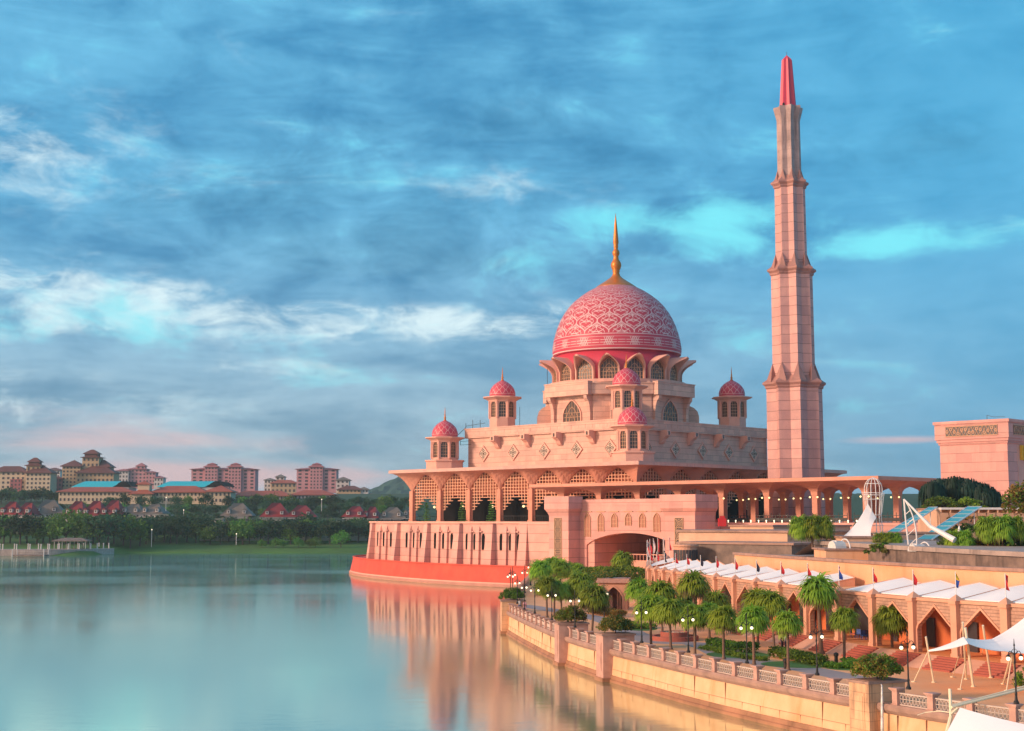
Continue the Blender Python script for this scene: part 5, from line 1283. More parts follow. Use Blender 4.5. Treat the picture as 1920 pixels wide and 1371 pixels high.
# ladder mast with long white spar
Y2 = 150; a = PY(1695, 936, Y2); mb = MB(); ms_ = thing('ladder_mast', 'white curved ladder mast with a long white spar leaning down to the right', 'mast', tuple(PY(1705, 1034, Y2)))
O = tuple(PY(1705, 1034, Y2)); f1, f2 = PY(1705, 1034, Y2), PY(1719, 1020, Y2 - 1)
L1 = bez(a, (a + f1) / 2 + Vector((-.1, 0, 0)), f1, 10); L2 = bez(a, (a + f2) / 2 + Vector((.7, 0, .6)), f2, 10)
mb.path(L1, .09, 6); mb.path(L2, .07, 6)
for k in (3, 5, 7, 9): mb.tube(L1[k], L2[k], .05, n=5)
mb.build('frame', 'white_metal', ms_, O)
mb = MB(); c = PY(1790, 1013, Y2 - 4); m_ = PY(1745, 988, Y2 - 2); mb.tube(a, m_, .07, .22, 8); mb.tube(m_, c, .22, .34, 8); mb.build('spar', 'white_metal', ms_, O)
mb = MB(); s0 = PY(1800, 1034, 148); mb.smooth = True; mb.lathe([(.05, 0), (.25, .4), (.34, 1.0), (.25, 1.9), (.1, 2.5), (.02, 2.7)], 10, (s0.x, s0.y)); o = tag(mb.build('marker_post', 'white_fabric'), 'small white furled sail post standing among the garden shrubs', 'post'); o.location.z = s0.z
# floodlight drums on the roof
for (u, v, lab) in ((1572, 1028, 'left of the two'), (1722, 1034, 'right of the two, under the ladder mast')):
    p = PY(u, v, 146); fd = thing('skylight_drum', 'white ribbed half round rooftop skylight, ' + lab, 'skylight', tuple(p), R(20), 'half round skylights on the roof'); mb = MB()
    T = Matrix(((0, 0, 1, 0), (1, 0, 0, 0), (0, 1, 0, 0), (0, 0, 0, 1)))
    mb.prism([(.75 * cos(pi * i / 10), .75 * sin(pi * i / 10)) for i in range(11)], -.8, .5, T); mb.build('shell', 'cloth_white', fd)
    mb = MB(); mb.path([(.8, .95 * cos(pi * i / 10), .95 * sin(pi * i / 10)) for i in range(11)], .07, 5); mb.box(-.5, -.25, -.4, .4, .5, .8); mb.build('rib', 'white_metal', fd)
# glazed sloping roofs over the escalators
for (tops, bots, Yt, Yb, lab) in (((1742, 1757, 951), (1650, 1672, 1006), 205, 182, 'teal glass sloping canopy on the left, behind the ladder mast'), ((1815, 1840, 950), (1720, 1747, 1012), 200, 172, 'wider teal glass sloping canopy on the right')):
    A1, A2, B1, B2 = PY(tops[0], tops[2], Yt), PY(tops[1], tops[2], Yt), PY(bots[0], bots[2], Yb), PY(bots[1], bots[2], Yb)
    g_ = thing('glass_canopy', lab, 'canopy', tuple(B1), 0, 'sloping teal glass canopies'); O = tuple(B1)
    mb = MB(); mb.quad(A1, A2, B2, B1); mb.quad(*[q + Vector((0, 0, -.08)) for q in (B1, B2, A2, A1)]); mb.build('glazing', 'glass_teal', g_, O)
    mb = MB(); mb.tube(A1, B1, .07, n=5); mb.tube(A2, B2, .1, n=5)
    for i in range(9): t = i / 8; mb.tube(A1.lerp(B1, t) + Vector((0, 0, .03)), A2.lerp(B2, t) + Vector((0, 0, .03)), .045, n=4)
    for i in (1, 3, 5): t = i / 6; q = A2.lerp(B2, t); mb.tube(q, (q.x, q.y, q.z - 2.5), .06, n=5)
    mb.build('frame', 'white_metal', g_, O)
p0, p1 = PY(1757, 952, 205), PY(1960, 952, 203)
fr_ = thing('beam_canopy', 'long flat white edged canopy on thin posts behind the glass canopies', 'canopy', (p0.x, p0.y, 12)); mb = MB(); mb.box(p0.x, p1.x, 203, 210, p0.z - .3, p0.z); mb.build('roof', 'white_metal', fr_, (p0.x, p0.y, 12)); mb = MB()
for i in range(12): x = p0.x + (p1.x - p0.x) * i / 11; mb.tube((x, 204, 11), (x, 204, p0.z - .3), .09, n=5); mb.box(x - .05, x + .05, 203, 210, p0.z - .75, p0.z - .31)
mb.build('post', 'beige', fr_, (p0.x, p0.y, 12))
# beige walls of the stepped garden
def block(name, lab, cat, x0, x1, y0, y1, z0, z1, mt, cap='quay_cap', win=None):
    t = thing(name, lab, cat, (x0, y0, z0)); m_ = MB(); m_.box(0, x1 - x0, 0, y1 - y0, 0, z1 - z0); m_.build('wall', mt, t)
    m_ = MB(); m_.box(-.2, x1 - x0 + .2, -.2, y1 - y0 + .2, z1 - z0, z1 - z0 + .2); m_.build('coping', cap, t)
    for (a, c, d, e) in (win or []):
        m_ = MB(); m_.box(a, c, -.05, .02, d, e); m_.build('window', 'win_dark', t)
    return t
q0, q1 = PY(1700, 960, 214), PY(1960, 960, 214)
block('garden_building', 'beige single storey building with dark openings under the flat canopy', 'building', q0.x + 4, q1.x, 212, 222, 10, Zv(955, 212), 'beige', win=[(6, 9, 2.5, 5), (11.2, 12.6, 2.5, 5), (14, 14.9, 2.5, 5.4)])
block('garden_wall', 'tan retaining wall of the upper garden, below the flat canopy', 'wall', PY(1820, 1000, 190).x, PY(1970, 1000, 190).x, 190, 194, 8, Zv(986, 190), 'beige')
block('garden_wall', 'long low orange tan roof wall under the garden shrubs at right', 'wall', PY(1540, 1000, 158).x, PY(1975, 1000, 158).x, 156, 162, 8, Zv(1032, 156), 'arcade_wall')
block('garden_wall', 'grey beige low roof block right of the birdcage lantern base', 'wall', PY(1580, 1010, 164).x, PY(1690, 1010, 164).x, 163.5, 172, 8, Zv(1009, 163.5), 'beige')
block('stair_building', 'brown stepped roof between the birdcage lantern and the glass canopies', 'building', PY(1660, 1010, 178).x, PY(1760, 1010, 178).x, 176, 184, 8, Zv(1001, 176), 'roofgrey')
p = PY(1354, 987, 285); mb = MB(); mb.box(-.8, .8, -.5, .5, 0, 1.6); mb.box(-.5, .5, -.55, -.45, 1.6, 2.1); o = tag(mb.build('red_booth', 'fabric_red'), 'small bright red barrier box at the foot of a canopy column', 'box'); o.location = (p.x, p.y, p.z)
# garden planting
def weeping(seed, n=420):
    rr = random.Random(seed); mb = MB()
    for _ in range(n):
        a = rr.uniform(0, 2 * pi); r = rr.random() ** .5; x, y = r * cos(a), r * sin(a); zt = 1.75 + .8 * math.sqrt(max(0, 1 - r * r)) + rr.uniform(-.15, .1); L = rr.uniform(.4, 1.5) * (.5 + .6 * r); w_ = .045
        c_ = Vector((-sin(a), cos(a), 0)) * w_; p = Vector((x, y, zt)); q = Vector((x * 1.08, y * 1.08, zt - L * .5)); s_ = Vector((x * 1.1, y * 1.1, zt - L))
        mb.add([p - c_, p + c_, q - c_, q + c_, s_], [(0, 1, 3, 2), (2, 3, 4)])
    clump(mb, (0, 0, 1.9), (.85, .85, .6), 260, .11, seedr=rr); return mb.mesh('crown', 'weep')
wm = [weeping(s) for s in (3, 4)]; wt = MB(); wt.tube((0, 0, 0), (0, 0, 2), .1, .06, 6); wtm = wt.mesh('trunk', 'bark')
for k, (u, vt, s_) in enumerate(((1762, 897, 3.0), (1790, 893, 3.2), (1815, 897, 3.1), (1838, 905, 3.0), (1853, 915, 2.8), (1748, 903, 2.4))):
    p = PY(u, vt, 236 - k); t = thing('weeping_tree', 'dark drooping weeping tree in the clump before the gate block, ' + ('tall left one', 'topmost one', 'middle one', 'right one, lower', 'last and lowest at right', 'small leftmost one')[k], 'tree', (p.x, p.y, p.z - 2.6 * s_), 0, 'weeping trees before the gate block')
    mesh_obj('crown', wm[k % 2], t); mesh_obj('trunk', wtm, t); t.scale = (s_ * .95, s_ * .95, s_)
def bush(name, lab, u, v, Y, rx, rz_, mats, n=1200, s_=.2, cat='shrub', ry=None):
    p = PY(u, v, Y); mb = MB(); t = thing(name, lab, cat, (p.x, p.y, p.z)); O = (p.x, p.y, p.z)
    for _ in range(int(n / 40)):
        a = random.uniform(0, 2 * pi); r = math.sqrt(random.random()); zt = random.random() ** .7
        q = (p.x + rx * r * cos(a) * (1 - .4 * zt), p.y + (ry or rx * .7) * r * sin(a) * (1 - .4 * zt), p.z + rz_ * zt * (1.05 - .5 * r)); clump(mb, q, (rx * .22, rx * .22, rz_ * .16), 40, s_, mi=(0, 0, 1) if random.random() < .6 else (1,))
    mb.build('foliage', mats, t, O); m_ = MB()
    m_.tube((0, 0, -.2), (.1 * rx, 0, rz_ * .7), .05 * rx * .5, .02, 5)
    m_.build('stem', 'bark', t); return t
bush('shrub', 'light green rounded shrubs under the weeping trees, left', 1765, 952, 228, 3.6, 2.0, ['hedge', 'far_leaf_light'])
bush('shrub', 'light green rounded shrubs under the weeping trees, right', 1812, 952, 228, 3.2, 1.8, ['hedge', 'palm'])
bush('flowering_tree', 'tree with reddish flowers at the right edge below the gate block', 1925, 965, 182, 3.6, 5.2, ['hedge', 'hedge_red'], 3200, .24, 'tree')
bush('shrub', 'dense green garden shrub right of the spar', 1782, 1040, 150, 3.0, 2.1, ['palm', 'hedge_dark'], 1600)
bush('shrub', 'bushy green garden shrub before the tan wall', 1850, 1042, 148, 3.2, 2.4, ['palm', 'hedge_red'], 1800)
bush('shrub', 'dense green garden shrub at the right edge', 1905, 1044, 147, 3.0, 2.6, ['palm', 'hedge_dark'], 1800)
bush('shrub', 'dark clipped shrubs behind the furled sail post', 1815, 1000, 186, 3.0, 1.3, ['hedge_dark', 'hedge_dark'], 900)
bush('shrub', 'reddish low planting under the flat canopy', 1820, 976, 204, 4.4, .8, ['hedge_red', 'hedge_red'], 800)
bush('shrub', 'small yellowish green shrub left of the ladder mast foot', 1648, 1034, 152, 1.6, 1.5, ['hedge', 'palm_old'], 600)
bush('shrub', 'tiny green bush by the canopy railing', 1612, 992, 262, 1.6, 1.6, ['hedge_dark', 'hedge_dark'], 300)
def frondbush(lab, u, v, Y, s_, n=3):
    p = PY(u, v, Y); t = thing('palm_bush', lab, 'palm', (p.x, p.y, p.z))
    for k in range(n): c = mesh_obj('crown', palm_cr[k % 4], t); c.location = ((k - (n - 1) / 2) * s_ * .8, random.uniform(-.4, .4), s_ * .9); c.scale = (s_, s_, s_ * 1.2)
    m_ = MB(); m_.tube((0, 0, -1), (0, 0, s_ * .9), .15, .1, 6); m_.build('trunk', 'trunk', t)
frondbush('big spiky green palm bush below the minaret', 1523, 1014, 168, 1.75, 3); frondbush('yellow green low palms beside the birdcage lantern', 1665, 1030, 158, 1.1, 3); frondbush('arching palm fronds at the end of the white spar', 1800, 1034, 147, 1.3, 2); frondbush('tall palm fronds in the garden near the right edge', 1880, 1020, 146, 1.7, 3)
for (u, lab) in ((866, 'slim layered conifer on the podium terrace, left of two'), (921, 'slim layered conifer on the podium terrace, right of two'), (800, 'feathery green shrub in the first verandah bay')):
    Yc = 350 - (u - 866) * .22; p = PY(u, 977, Yc); t = thing('conifer', lab, 'tree', (p.x, p.y, 14.95)); mb = MB()
    for k in range(9):
        z = .4 + k * .55; r = 1.5 * (1 - k / 10); clump(mb, (p.x, p.y, 14.95 + z), (r, r, .14), 60, .2)
    mb.build('foliage', 'far_leaf_light', t, (p.x, p.y, 14.95)); m_ = MB(); m_.tube((0, 0, 0), (0, 0, 5), .09, .03, 5); m_.build('trunk', 'bark', t)
# ================================================================ TENTS AT THE NEAR RIGHT
tent = thing('tent', 'large white tensile tent on leaning poles on the paved forecourt at right', 'tent', Pz(1811, 1274, ZP) + (ZP,)); TO = Pz(1811, 1274, ZP) + (ZP,)
K = {'L': (1740, 1219, 108), 'T': (1806, 1194, 106.5), 'N': (1815, 1207, 103.5), 'R1': (1860, 1198, 109), 'B1': (1884, 1221, 103), 'R2': (1935, 1146, 110), 'R3': (1965, 1222, 102)}
K = {k: PY(*v) for k, v in K.items()}
mb = MB(); mb.smooth = True
def patch(a, b, c, d, sag, n=8):     # a-b upper edge, d-c lower edge
    rows = []
    for j in range(n + 1):
        t = j / n; rows.append([a.lerp(b, i / n).lerp(d.lerp(c, i / n), t) + Vector((0, 0, -sag * 4 * (i / n) * (1 - i / n) * .6 + sag * .8 * t * (1 - t))) for i in range(n + 1)])
    for r0, r1 in zip(rows, rows[1:]): mb.strip(r0, r1); mb.strip([q + Vector((0, 0, -.03)) for q in r1], [q + Vector((0, 0, -.03)) for q in r0])
patch(K['L'], K['T'], K['N'], K['L'] + Vector((.05, 0, -.08)), .18); patch(K['T'], K['R1'], K['B1'], K['N'], .22); patch(K['R1'], K['R2'], K['R3'], K['B1'], .25)
mb.build('membrane', 'white_fabric', tent, TO)
def pole(name, top, foot, r, par=tent, O=TO):
    m_ = MB(); m_.tube(top, foot, r, r, 8); m_.tube(foot + Vector((0, 0, -.02)), foot + Vector((0, 0, .08)), .18, n=8); m_.build(name, 'cream_metal', par, O)
G3 = lambda u, v: Vector(Pz(u, v, ZP) + (ZP,))
for (tu, tv, tY, fu, fv, r) in ((1736, 1194, 108.5, 1751, 1280, .08), (1739, 1224, 108, 1713, 1279, .045), (1810, 1177, 106, 1825, 1288, .10), (1805, 1167, 106.8, 1812, 1274, .08), (1843, 1173, 110, 1858, 1271, .09), (1896, 1228, 104, 1881, 1283, .08), (1898, 1228, 104, 1887, 1296, .05), (1898, 1225, 105, 1905, 1280, .07), (1797, 1232, 106, 1786, 1270, .035), (1810, 1245, 105, 1800, 1293, .035), (1845, 1212, 109.5, 1839, 1235, .035)):
    pole('pole', PY(tu, tv, tY), G3(fu, fv), r)
t2 = PY(1780, 1371, 88); tn2 = thing('tent', 'white tent corner with mast and twin yellow white booms at the bottom right corner', 'tent', tuple(t2)); O2 = tuple(t2)
a1, a2, a3, a4 = PY(1800, 1327, 88), PY(1770, 1380, 87), PY(1960, 1372, 84), PY(1930, 1400, 80)
mb = MB(); mb.smooth = True; patch(a1, PY(1960, 1366, 84), PY(1960, 1440, 80), PY(1764, 1395, 86), .12); mb.build('membrane', 'white_fabric', tn2, O2)
mb = MB(); mb.tube(PY(1781, 1292, 88.5), PY(1783, 1345, 88), .10, n=8); mb.tube(PY(1783, 1345, 88), PY(1770, 1395, 87), .13, n=8); mb.tube(PY(1784, 1326, 88), PY(1960, 1282, 91), .085, n=8); mb.tube(PY(1784, 1323, 88.6), PY(1960, 1277, 91.6), .06, n=8)
mb.tube(PY(1782, 1340, 88), PY(1795, 1328, 88), .08, n=6); mb.path([PY(1720, 1341, 90), PY(1735, 1336, 90), PY(1760, 1333.5, 89.5), PY(1782, 1336, 88.5)], .03, 5); mb.build('mast', 'cream_metal', tn2, O2)
mb = MB(); mb.quad(PY(1905, 1371, 85) , PY(1960, 1358, 85), PY(1960, 1400, 83), PY(1900, 1400, 83)); tag(mb.build('tarpaulin', 'glass_teal'), 'blue grey patch of another canvas in the very bottom right corner', 'canvas').location.z = -.02
bush('shrub', 'green bush at the right edge beside the nearest lamp post', 1924, 1290, 96, 1.0, 1.6, ['palm', 'hedge'], 900, .1)
# plaza bollard and bin
for (u, v, lab) in ((1473, 1256, 'small dark topped bollard beside the palm before the second hedge'), (1568, 1244, 'dark low garden light in the round flower bed')):
    x, y = Pz(u, v, ZP); mb = MB(); mb.lathe([(.16, 0), (.16, .6), (.22, .65), (.22, .85), (.05, .95)], 10, (0, 0)); o = tag(mb.build('bollard', 'black_metal'), lab, 'bollard'); o.location = (x, y, ZP)
# blue chairs inside the arcade
for k, (u, v) in enumerate(((1612, 1197), (1620, 1200), (1628, 1199), (1600, 1196))):
    x, y = Pz(u, v, ZB); ch = thing('plastic_chair', 'blue plastic chair inside the arcade arch left of the bushy palm', 'chair', (x, y, ZB), random.uniform(0, 6), 'blue chairs in the arcade'); mb = MB(); mb.box(-.22, .22, -.22, .22, .42, .46); mb.build('seat', 'chair_blue', ch); mb = MB(); mb.box(-.22, .22, .2, .24, .46, .9); mb.build('backrest', 'chair_blue', ch)
    for sx in (-.19, .19):
        for sy in (-.19, .19): mb = MB(); mb.tube((sx, sy, 0), (sx, sy, .44), .02, n=4); mb.build('leg', 'chair_blue', ch)
# people
def person(u, v, lab, top, bottom, rz=0.0, arm=0.0, grp=None):
    x, y = Pz(u, v, ZP); t = thing('person', lab, 'person', (x, y, ZP), rz, grp)
    V = [(0, 0, .92), (0, 0, 1.15), (0, .01, 1.38), (0, 0, 1.5), (0, -.02, 1.62), (0, -.02, 1.70), (-.1, 0, .86), (-.11, .02, .48), (-.11, .04, .07), (-.11, -.12, .03), (.1, 0, .86), (.13, -.02, .48), (.15, .05, .07), (.15, -.11, .03), (-.19, 0, 1.40), (-.25, .02, 1.12), (-.24, -.08 - arm, .90), (-.24, -.11 - arm, .82), (.19, 0, 1.40), (.25, .02, 1.12), (.24, -.08, .88), (.24, -.1, .80)]
    E_ = [(0, 1), (1, 2), (2, 3), (3, 4), (4, 5), (0, 6), (6, 7), (7, 8), (8, 9), (0, 10), (10, 11), (11, 12), (12, 13), (2, 14), (14, 15), (15, 16), (16, 17), (2, 18), (18, 19), (19, 20), (20, 21)]
    rad = [.14, .125, .13, .055, .095, .085, .09, .06, .045, .04, .09, .06, .045, .04, .055, .042, .032, .028, .055, .042, .032, .028]
    me = bpy.data.meshes.new('body'); me.from_pydata(V, E_, []); me.materials.append(M['skin']); o = mesh_obj('body', me, t)
    md = o.modifiers.new('Skin', 'SKIN'); me.skin_vertices or None
    for sv, r in zip(me.skin_vertices[0].data, rad): sv.radius = (r, r * .85); sv.use_root = False
    me.skin_vertices[0].data[0].use_root = True; o.modifiers.new('Sub', 'SUBSURF').levels = 1
    mb = MB(); mb.smooth = True; mb.lathe([(.19, .88), (.17, 1.1), (.2, 1.35), (.12, 1.47), (.07, 1.5)], 10, cap=False); mb.tube((-.19, 0, 1.42), (-.26, .02, 1.1), .075, .065, 7); mb.tube((.19, 0, 1.42), (.26, .02, 1.1), .075, .065, 7); mb.build('shirt', top, t)
    mb = MB(); mb.smooth = True; mb.tube((-.1, 0, .95), (-.12, .03, .1), .11, .075, 8); mb.tube((.1, 0, .95), (.15, .04, .1), .11, .075, 8); mb.build('trousers', bottom, t)
    mb = MB(); mb.smooth = True; mb.sphere((0, .01, 1.70), .11, 10, 6); mb.build('hair', 'black_metal', t)
person(974, 1147, 'person in a white top leaning by the far balustrade', 'cloth_white', 'chair_blue', .5, .1); person(984, 1150, 'person in pink clothing standing by the far balustrade', 'cloth_pink', 'cloth_pink', 2.5)
person(1467, 1219, 'person in dark clothing standing below the red stairs, left of a pair', 'cloth_dark', 'cloth_dark', 1.0, .1); person(1474, 1221, 'person in dark clothing with pale shirt, right of a pair below the red stairs', 'cloth_white', 'cloth_dark', 4.2)
person(1139, 1148, 'person in dark clothing beside the blue banner at the gateway', 'cloth_dark', 'cloth_dark', .4)

# ================================================================ FAR SHORE
PT = [(560, -2), (652, -1.0), (655, .5), (664, 2.0), (700, 4.6), (716, 8.5), (735, 13.8), (800, 17), (880, 24), (950, 30), (1100, 36), (1600, 40), (3400, 44)]
def ss(t): t = max(0, min(1, t)); return t * t * (3 - 2 * t)
def shore_shift(x): return 42 * ss((-178 - x) / 14.0)
def ground(x, y):
    yy = y + shore_shift(x) * max(0, 1 - max(0, y - 650) / 70.0)
    for (a, za), (b_, zb_) in zip(PT, PT[1:]):
        if yy <= b_: t = max(0, (yy - a) / (b_ - a)); return za + (zb_ - za) * t
    return PT[-1][1]
mb = MB(); xs = [-1500, -900, -600, -400, -320, -280, -250, -230, -215, -205, -200, -196, -192, -188, -184, -180, -176, -170, -150, -100, -50, 0, 60, 150, 300, 600, 1500]
ys = [600, 608, 612, 615, 620, 628, 636, 645, 652, 655, 660, 664, 672, 685, 700, 708, 716, 726, 735, 760, 800, 880, 950, 1100, 1600, 3400]
mb.smooth = True
rows = [[(x, y, ground(x, y)) for x in xs] for y in ys]
for a, b_ in zip(rows, rows[1:]): mb.strip(a, b_)
struct(mb.build('far_shore_ground', 'grass'))
def hill(name, fn, x0, x1, y0, y1, nx, ny):
    rr = random.Random(5); m_ = MB(); m_.smooth = False
    rows = [[(x0 + (x1 - x0) * i / nx, y0 + (y1 - y0) * j / ny, fn(x0 + (x1 - x0) * i / nx, y0 + (y1 - y0) * j / ny) + rr.uniform(-4.5, 4.5)) for i in range(nx + 1)] for j in range(ny + 1)]
    for a, b_ in zip(rows, rows[1:]): m_.strip(a, b_)
    return struct(m_.build(name, 'forest'))
hill('forested_hill', lambda x, y: 40 + 64 * math.exp(-((x + 185) / 170 if x < -185 else (x + 185) / 420) ** 2 * (3.2 if x < -185 else 1)) * math.exp(-((y - 2700) / 260) ** 2) + 22 * math.exp(-((x - 620) / 400) ** 2) * math.exp(-((y - 2700) / 260) ** 2), -700, 1400, 2300, 3000, 220, 40)
# trees of the far bank
def far_tree(seed, n=30, q=26, tall=1.0, spread=1.0):
    rr = random.Random(seed); mb = MB()
    for _ in range(n):
        a = rr.uniform(0, 2 * pi); r = math.sqrt(rr.random()) * .85; z = .30 + .60 * rr.random() ** .8 * (1.1 - r * .5)
        s_ = rr.uniform(.16, .30); clump(mb, (r * .5 * cos(a) * spread, r * .5 * sin(a) * spread, z * tall), (s_, s_, s_ * .62), q, .052, seedr=rr)
    t = MB(); t.tube((0, 0, 0), (.02, 0, .5 * tall), .028, .018, 6)
    for k in range(4): a = k * 1.7 + seed; t.tube((.01, 0, .28 * tall), (.3 * cos(a) * spread, .3 * sin(a) * spread, .62 * tall), .016, .007, 4)
    return mb, t
ft = []
for s_ in range(6):
    a, t = far_tree(20 + s_, 30, 26, 1.0 if s_ < 4 else .95, 1.15 if s_ % 2 else .95); ft.append((a.mesh('crown', 'far_leaf_light' if s_ in (1, 4) else 'far_leaf'), t.mesh('trunk', 'bark')))
FG = {}
def plant(u, Y, h, lab, grp, k=None, w_=1.0):
    x = (u - 960) / F_PX * (Y * CP); y = Y; k = random.randrange(6) if k is None else k
    t = thing('tree', lab, 'tree', (x, y, ground(x, y) - .2), random.uniform(0, 6), grp); mesh_obj('crown', ft[k][0], t); mesh_obj('trunk', ft[k][1], t); t.scale = (h * w_, h * w_, h); return t
rr = random.Random(77)
def sect(u): return ('below the leftmost cream tower', 'below the maroon villa row at left', 'below the left grey roofed villa', 'before the long pale boundary wall', 'below the middle maroon villa', 'near the red plinth')[min(5, int(u / 116))]
u = -20
while u < 705:
    Y = 690 + rr.uniform(-6, 10) - shore_shift((u - 960) / 2600 * 690) * .75; h = rr.uniform(10.5, 15.5) * (1.12 if u < 380 else .95)
    plant(u, Y, h, 'broad dark tree on the lake bank, ' + sect(u), 'trees lining the far lake bank, ' + sect(u)); u += rr.uniform(11, 20)
u = -20
while u < 700:
    Y = 712 + rr.uniform(-6, 8) - shore_shift((u - 960) / 2600 * 690) * .6; plant(u, Y, rr.uniform(7, 12), 'smaller tree in the second bank row, ' + sect(u), 'second row of bank trees, ' + sect(u)); u += rr.uniform(15, 30)
u = -15
while u < 760:
    Y = 800 + rr.uniform(-12, 22); plant(u, Y, rr.uniform(6, 9.5) * (.75 if u < 105 else 1), 'dark tree between villas and school, ' + sect(u), 'trees behind the villas, ' + sect(u)); u += rr.uniform(13, 24)
u = -15
while u < 700:
    plant(u, 768 + rr.uniform(-4, 6), rr.uniform(4, 6.5), 'low tree among the villa gardens, ' + sect(u), 'low trees among the villas, ' + sect(u)); u += rr.uniform(10, 34)
u = 470
while u < 780:
    Y = 840 + rr.uniform(-20, 30); plant(u, Y, rr.uniform(7, 11), 'tree on the rising ground below the rose block', 'trees on the slope towards the forested hill'); u += rr.uniform(9, 16)
for u in (205, 232, 262, 290, 330, 352, 385, 428, 452, 478): plant(u, 850, rr.uniform(9.5, 12), 'tall round tree before the school, ' + sect(u), 'tall trees before the school, ' + sect(u), w_=.8)
for (u, h) in ((492, 4.2), (518, 5), (532, 4.2), (560, 5.2), (582, 4.4), (592, 5.4), (640, 8.5)): plant(u, 668, h, 'small round shrub like tree on the open lawn' if h < 8 else 'bright green young tree on the lawn near the red plinth', 'shrubs dotted on the far lawn' if h < 8 else 'single trees on the lawn', 1, 1.0)
for u in (1590, 1622, 1668, 1700, 1718): plant(u, 700, 13, 'far tree seen between the canopy columns right of the minaret', 'far trees seen through the canopy columns')
u = -20
while u < 118:
    plant(u, 905 + rr.uniform(-15, 15), rr.uniform(8, 12), 'dark tree right under the cream towers', 'trees under the cream towers'); u += rr.uniform(8, 14)
# houses and towers
wn = {}
def win_mesh(w_, h_):
    k = (round(w_, 2), round(h_, 2))
    if k not in wn: m_ = MB(); m_.box(-w_ / 2, w_ / 2, -.12, .05, -h_ / 2, h_ / 2); wn[k] = m_.mesh('window', 'win_dark')
    return wn[k]
def hip(mb, x0, x1, y0, y1, z, h, e):
    x0 -= e; x1 += e; y0 -= e; y1 += e; w_, d_ = x1 - x0, y1 - y0; i = min(w_, d_) / 2
    r0, r1 = ((x0 + i, (y0 + y1) / 2, z + h), (x1 - i, (y0 + y1) / 2, z + h)) if w_ >= d_ else (((x0 + x1) / 2, y0 + i, z + h), ((x0 + x1) / 2, y1 - i, z + h))
    v_ = [(x0, y0, z), (x1, y0, z), (x1, y1, z), (x0, y1, z), r0, r1, (x0, y0, z - .35), (x1, y0, z - .35), (x1, y1, z - .35), (x0, y1, z - .35)]
    if w_ >= d_: f = [(0, 1, 5, 4), (2, 3, 4, 5), (1, 2, 5), (3, 0, 4)]
    else: f = [(0, 1, 4), (2, 3, 5), (1, 2, 5, 4), (3, 0, 4, 5)]
    mb.add(v_, f + [(6, 7, 1, 0), (7, 8, 2, 1), (8, 9, 3, 2), (9, 6, 0, 3), (9, 8, 7, 6)])
def far_building(lab, Y, vols, cat='apartment block', name='apartment_block', rz=0.0, grp=None, ub=None):
    """vols: (u0,u1,vtop,vbase,dy,depth,wall,roof,roofpx,nx,nz)"""
    uc = (vols[0][0] + vols[0][1]) / 2; base = PY(uc, vols[0][3], Y); root = thing(name, lab, cat, tuple(base), rz, grp); px_ = Y / F_PX * 1.003
    for (u0, u1, vt, vb, dy, dp, wl, rf, rp, nx, nz) in vols:
        x0, x1 = (u0 - uc) * px_, (u1 - uc) * px_; z1 = (vols[0][3] - vt) * px_; z0 = (vols[0][3] - vb) * px_
        m_ = MB(); m_.box(x0, x1, dy, dy + dp, z0 - 3, z1); w_ = m_.build('wall', wl, root)
        if rf:
            m_ = MB(); hip(m_, x0, x1, dy, dy + dp, z1, rp * px_, min(1.6, (x1 - x0) * .12)); m_.build('roof', rf, root)
        if nx and nz:
            sw, sh = (x1 - x0) / nx, (z1 - z0) / nz; me = win_mesh(sw * .45, sh * .5)
            for i in range(nx):
                for j in range(nz): o = mesh_obj('window', me, root); o.location = (x0 + sw * (i + .5), dy, z0 + sh * (j + .52))
    return root
far_building('cream tower block with brown hipped roof at the left picture edge', 1080, [(-18, 46, 885, 934, 0, 14, 'cream_wall', 'brown_roof', 11, 7, 6), (19, 40, 899, 934, -1.6, 2, 'rose_dark', None, 0, 3, 5)])
far_building('cream tower block with a brown pagoda lantern, second from left', 1070, [(47, 93, 887, 934, 0, 15, 'cream_wall', 'brown_roof', 13, 6, 6), (44, 70, 873, 888, 4, 8, 'tan_wall', 'brown_roof', 5, 3, 1), (47, 67, 866, 870, 5, 6, 'brown_roof', 'brown_roof', 8, 0, 0)])
far_building('largest cream tower block with stepped brown pagoda roofs', 1090, [(143, 212, 887, 914, 0, 16, 'tan_wall', 'brown_roof', 12, 9, 3), (112, 146, 874, 914, 5, 14, 'tan_wall', 'brown_roof', 12, 5, 6), (147, 178, 857, 886, 8, 12, 'tan_wall', 'brown_roof', 4, 4, 3), (150, 174, 850, 854, 9, 8, 'brown_roof', 'brown_roof', 8, 0, 0), (166, 198, 875, 887, 9, 12, 'tan_wall', 'brown_roof', 14, 3, 1), (93, 114, 897, 930, 3, 10, 'rose_dark', 'brown_roof', 4, 3, 4)])
far_building('distant white and mauve flats with a small turret, right of the largest cream block', 1500, [(216, 240, 883, 912, 0, 14, 'white_wall', 'rose_dark', 4, 4, 4), (236, 272, 880, 912, 3, 14, 'rose_wall', 'rose_dark', 4, 5, 5), (252, 268, 874, 880, 5, 8, 'rose_wall', 'rose_dark', 6, 2, 1), (272, 290, 886, 912, 1, 12, 'rose_wall', 'rose_dark', 3, 3, 4), (288, 305, 896, 912, 0, 12, 'white_wall', 'rose_dark', 4, 3, 2)])
far_building('far white flats hidden behind the first two cream towers', 1550, [(84, 112, 882, 905, 0, 14, 'white_wall', 'brown_roof', 5, 4, 3)])
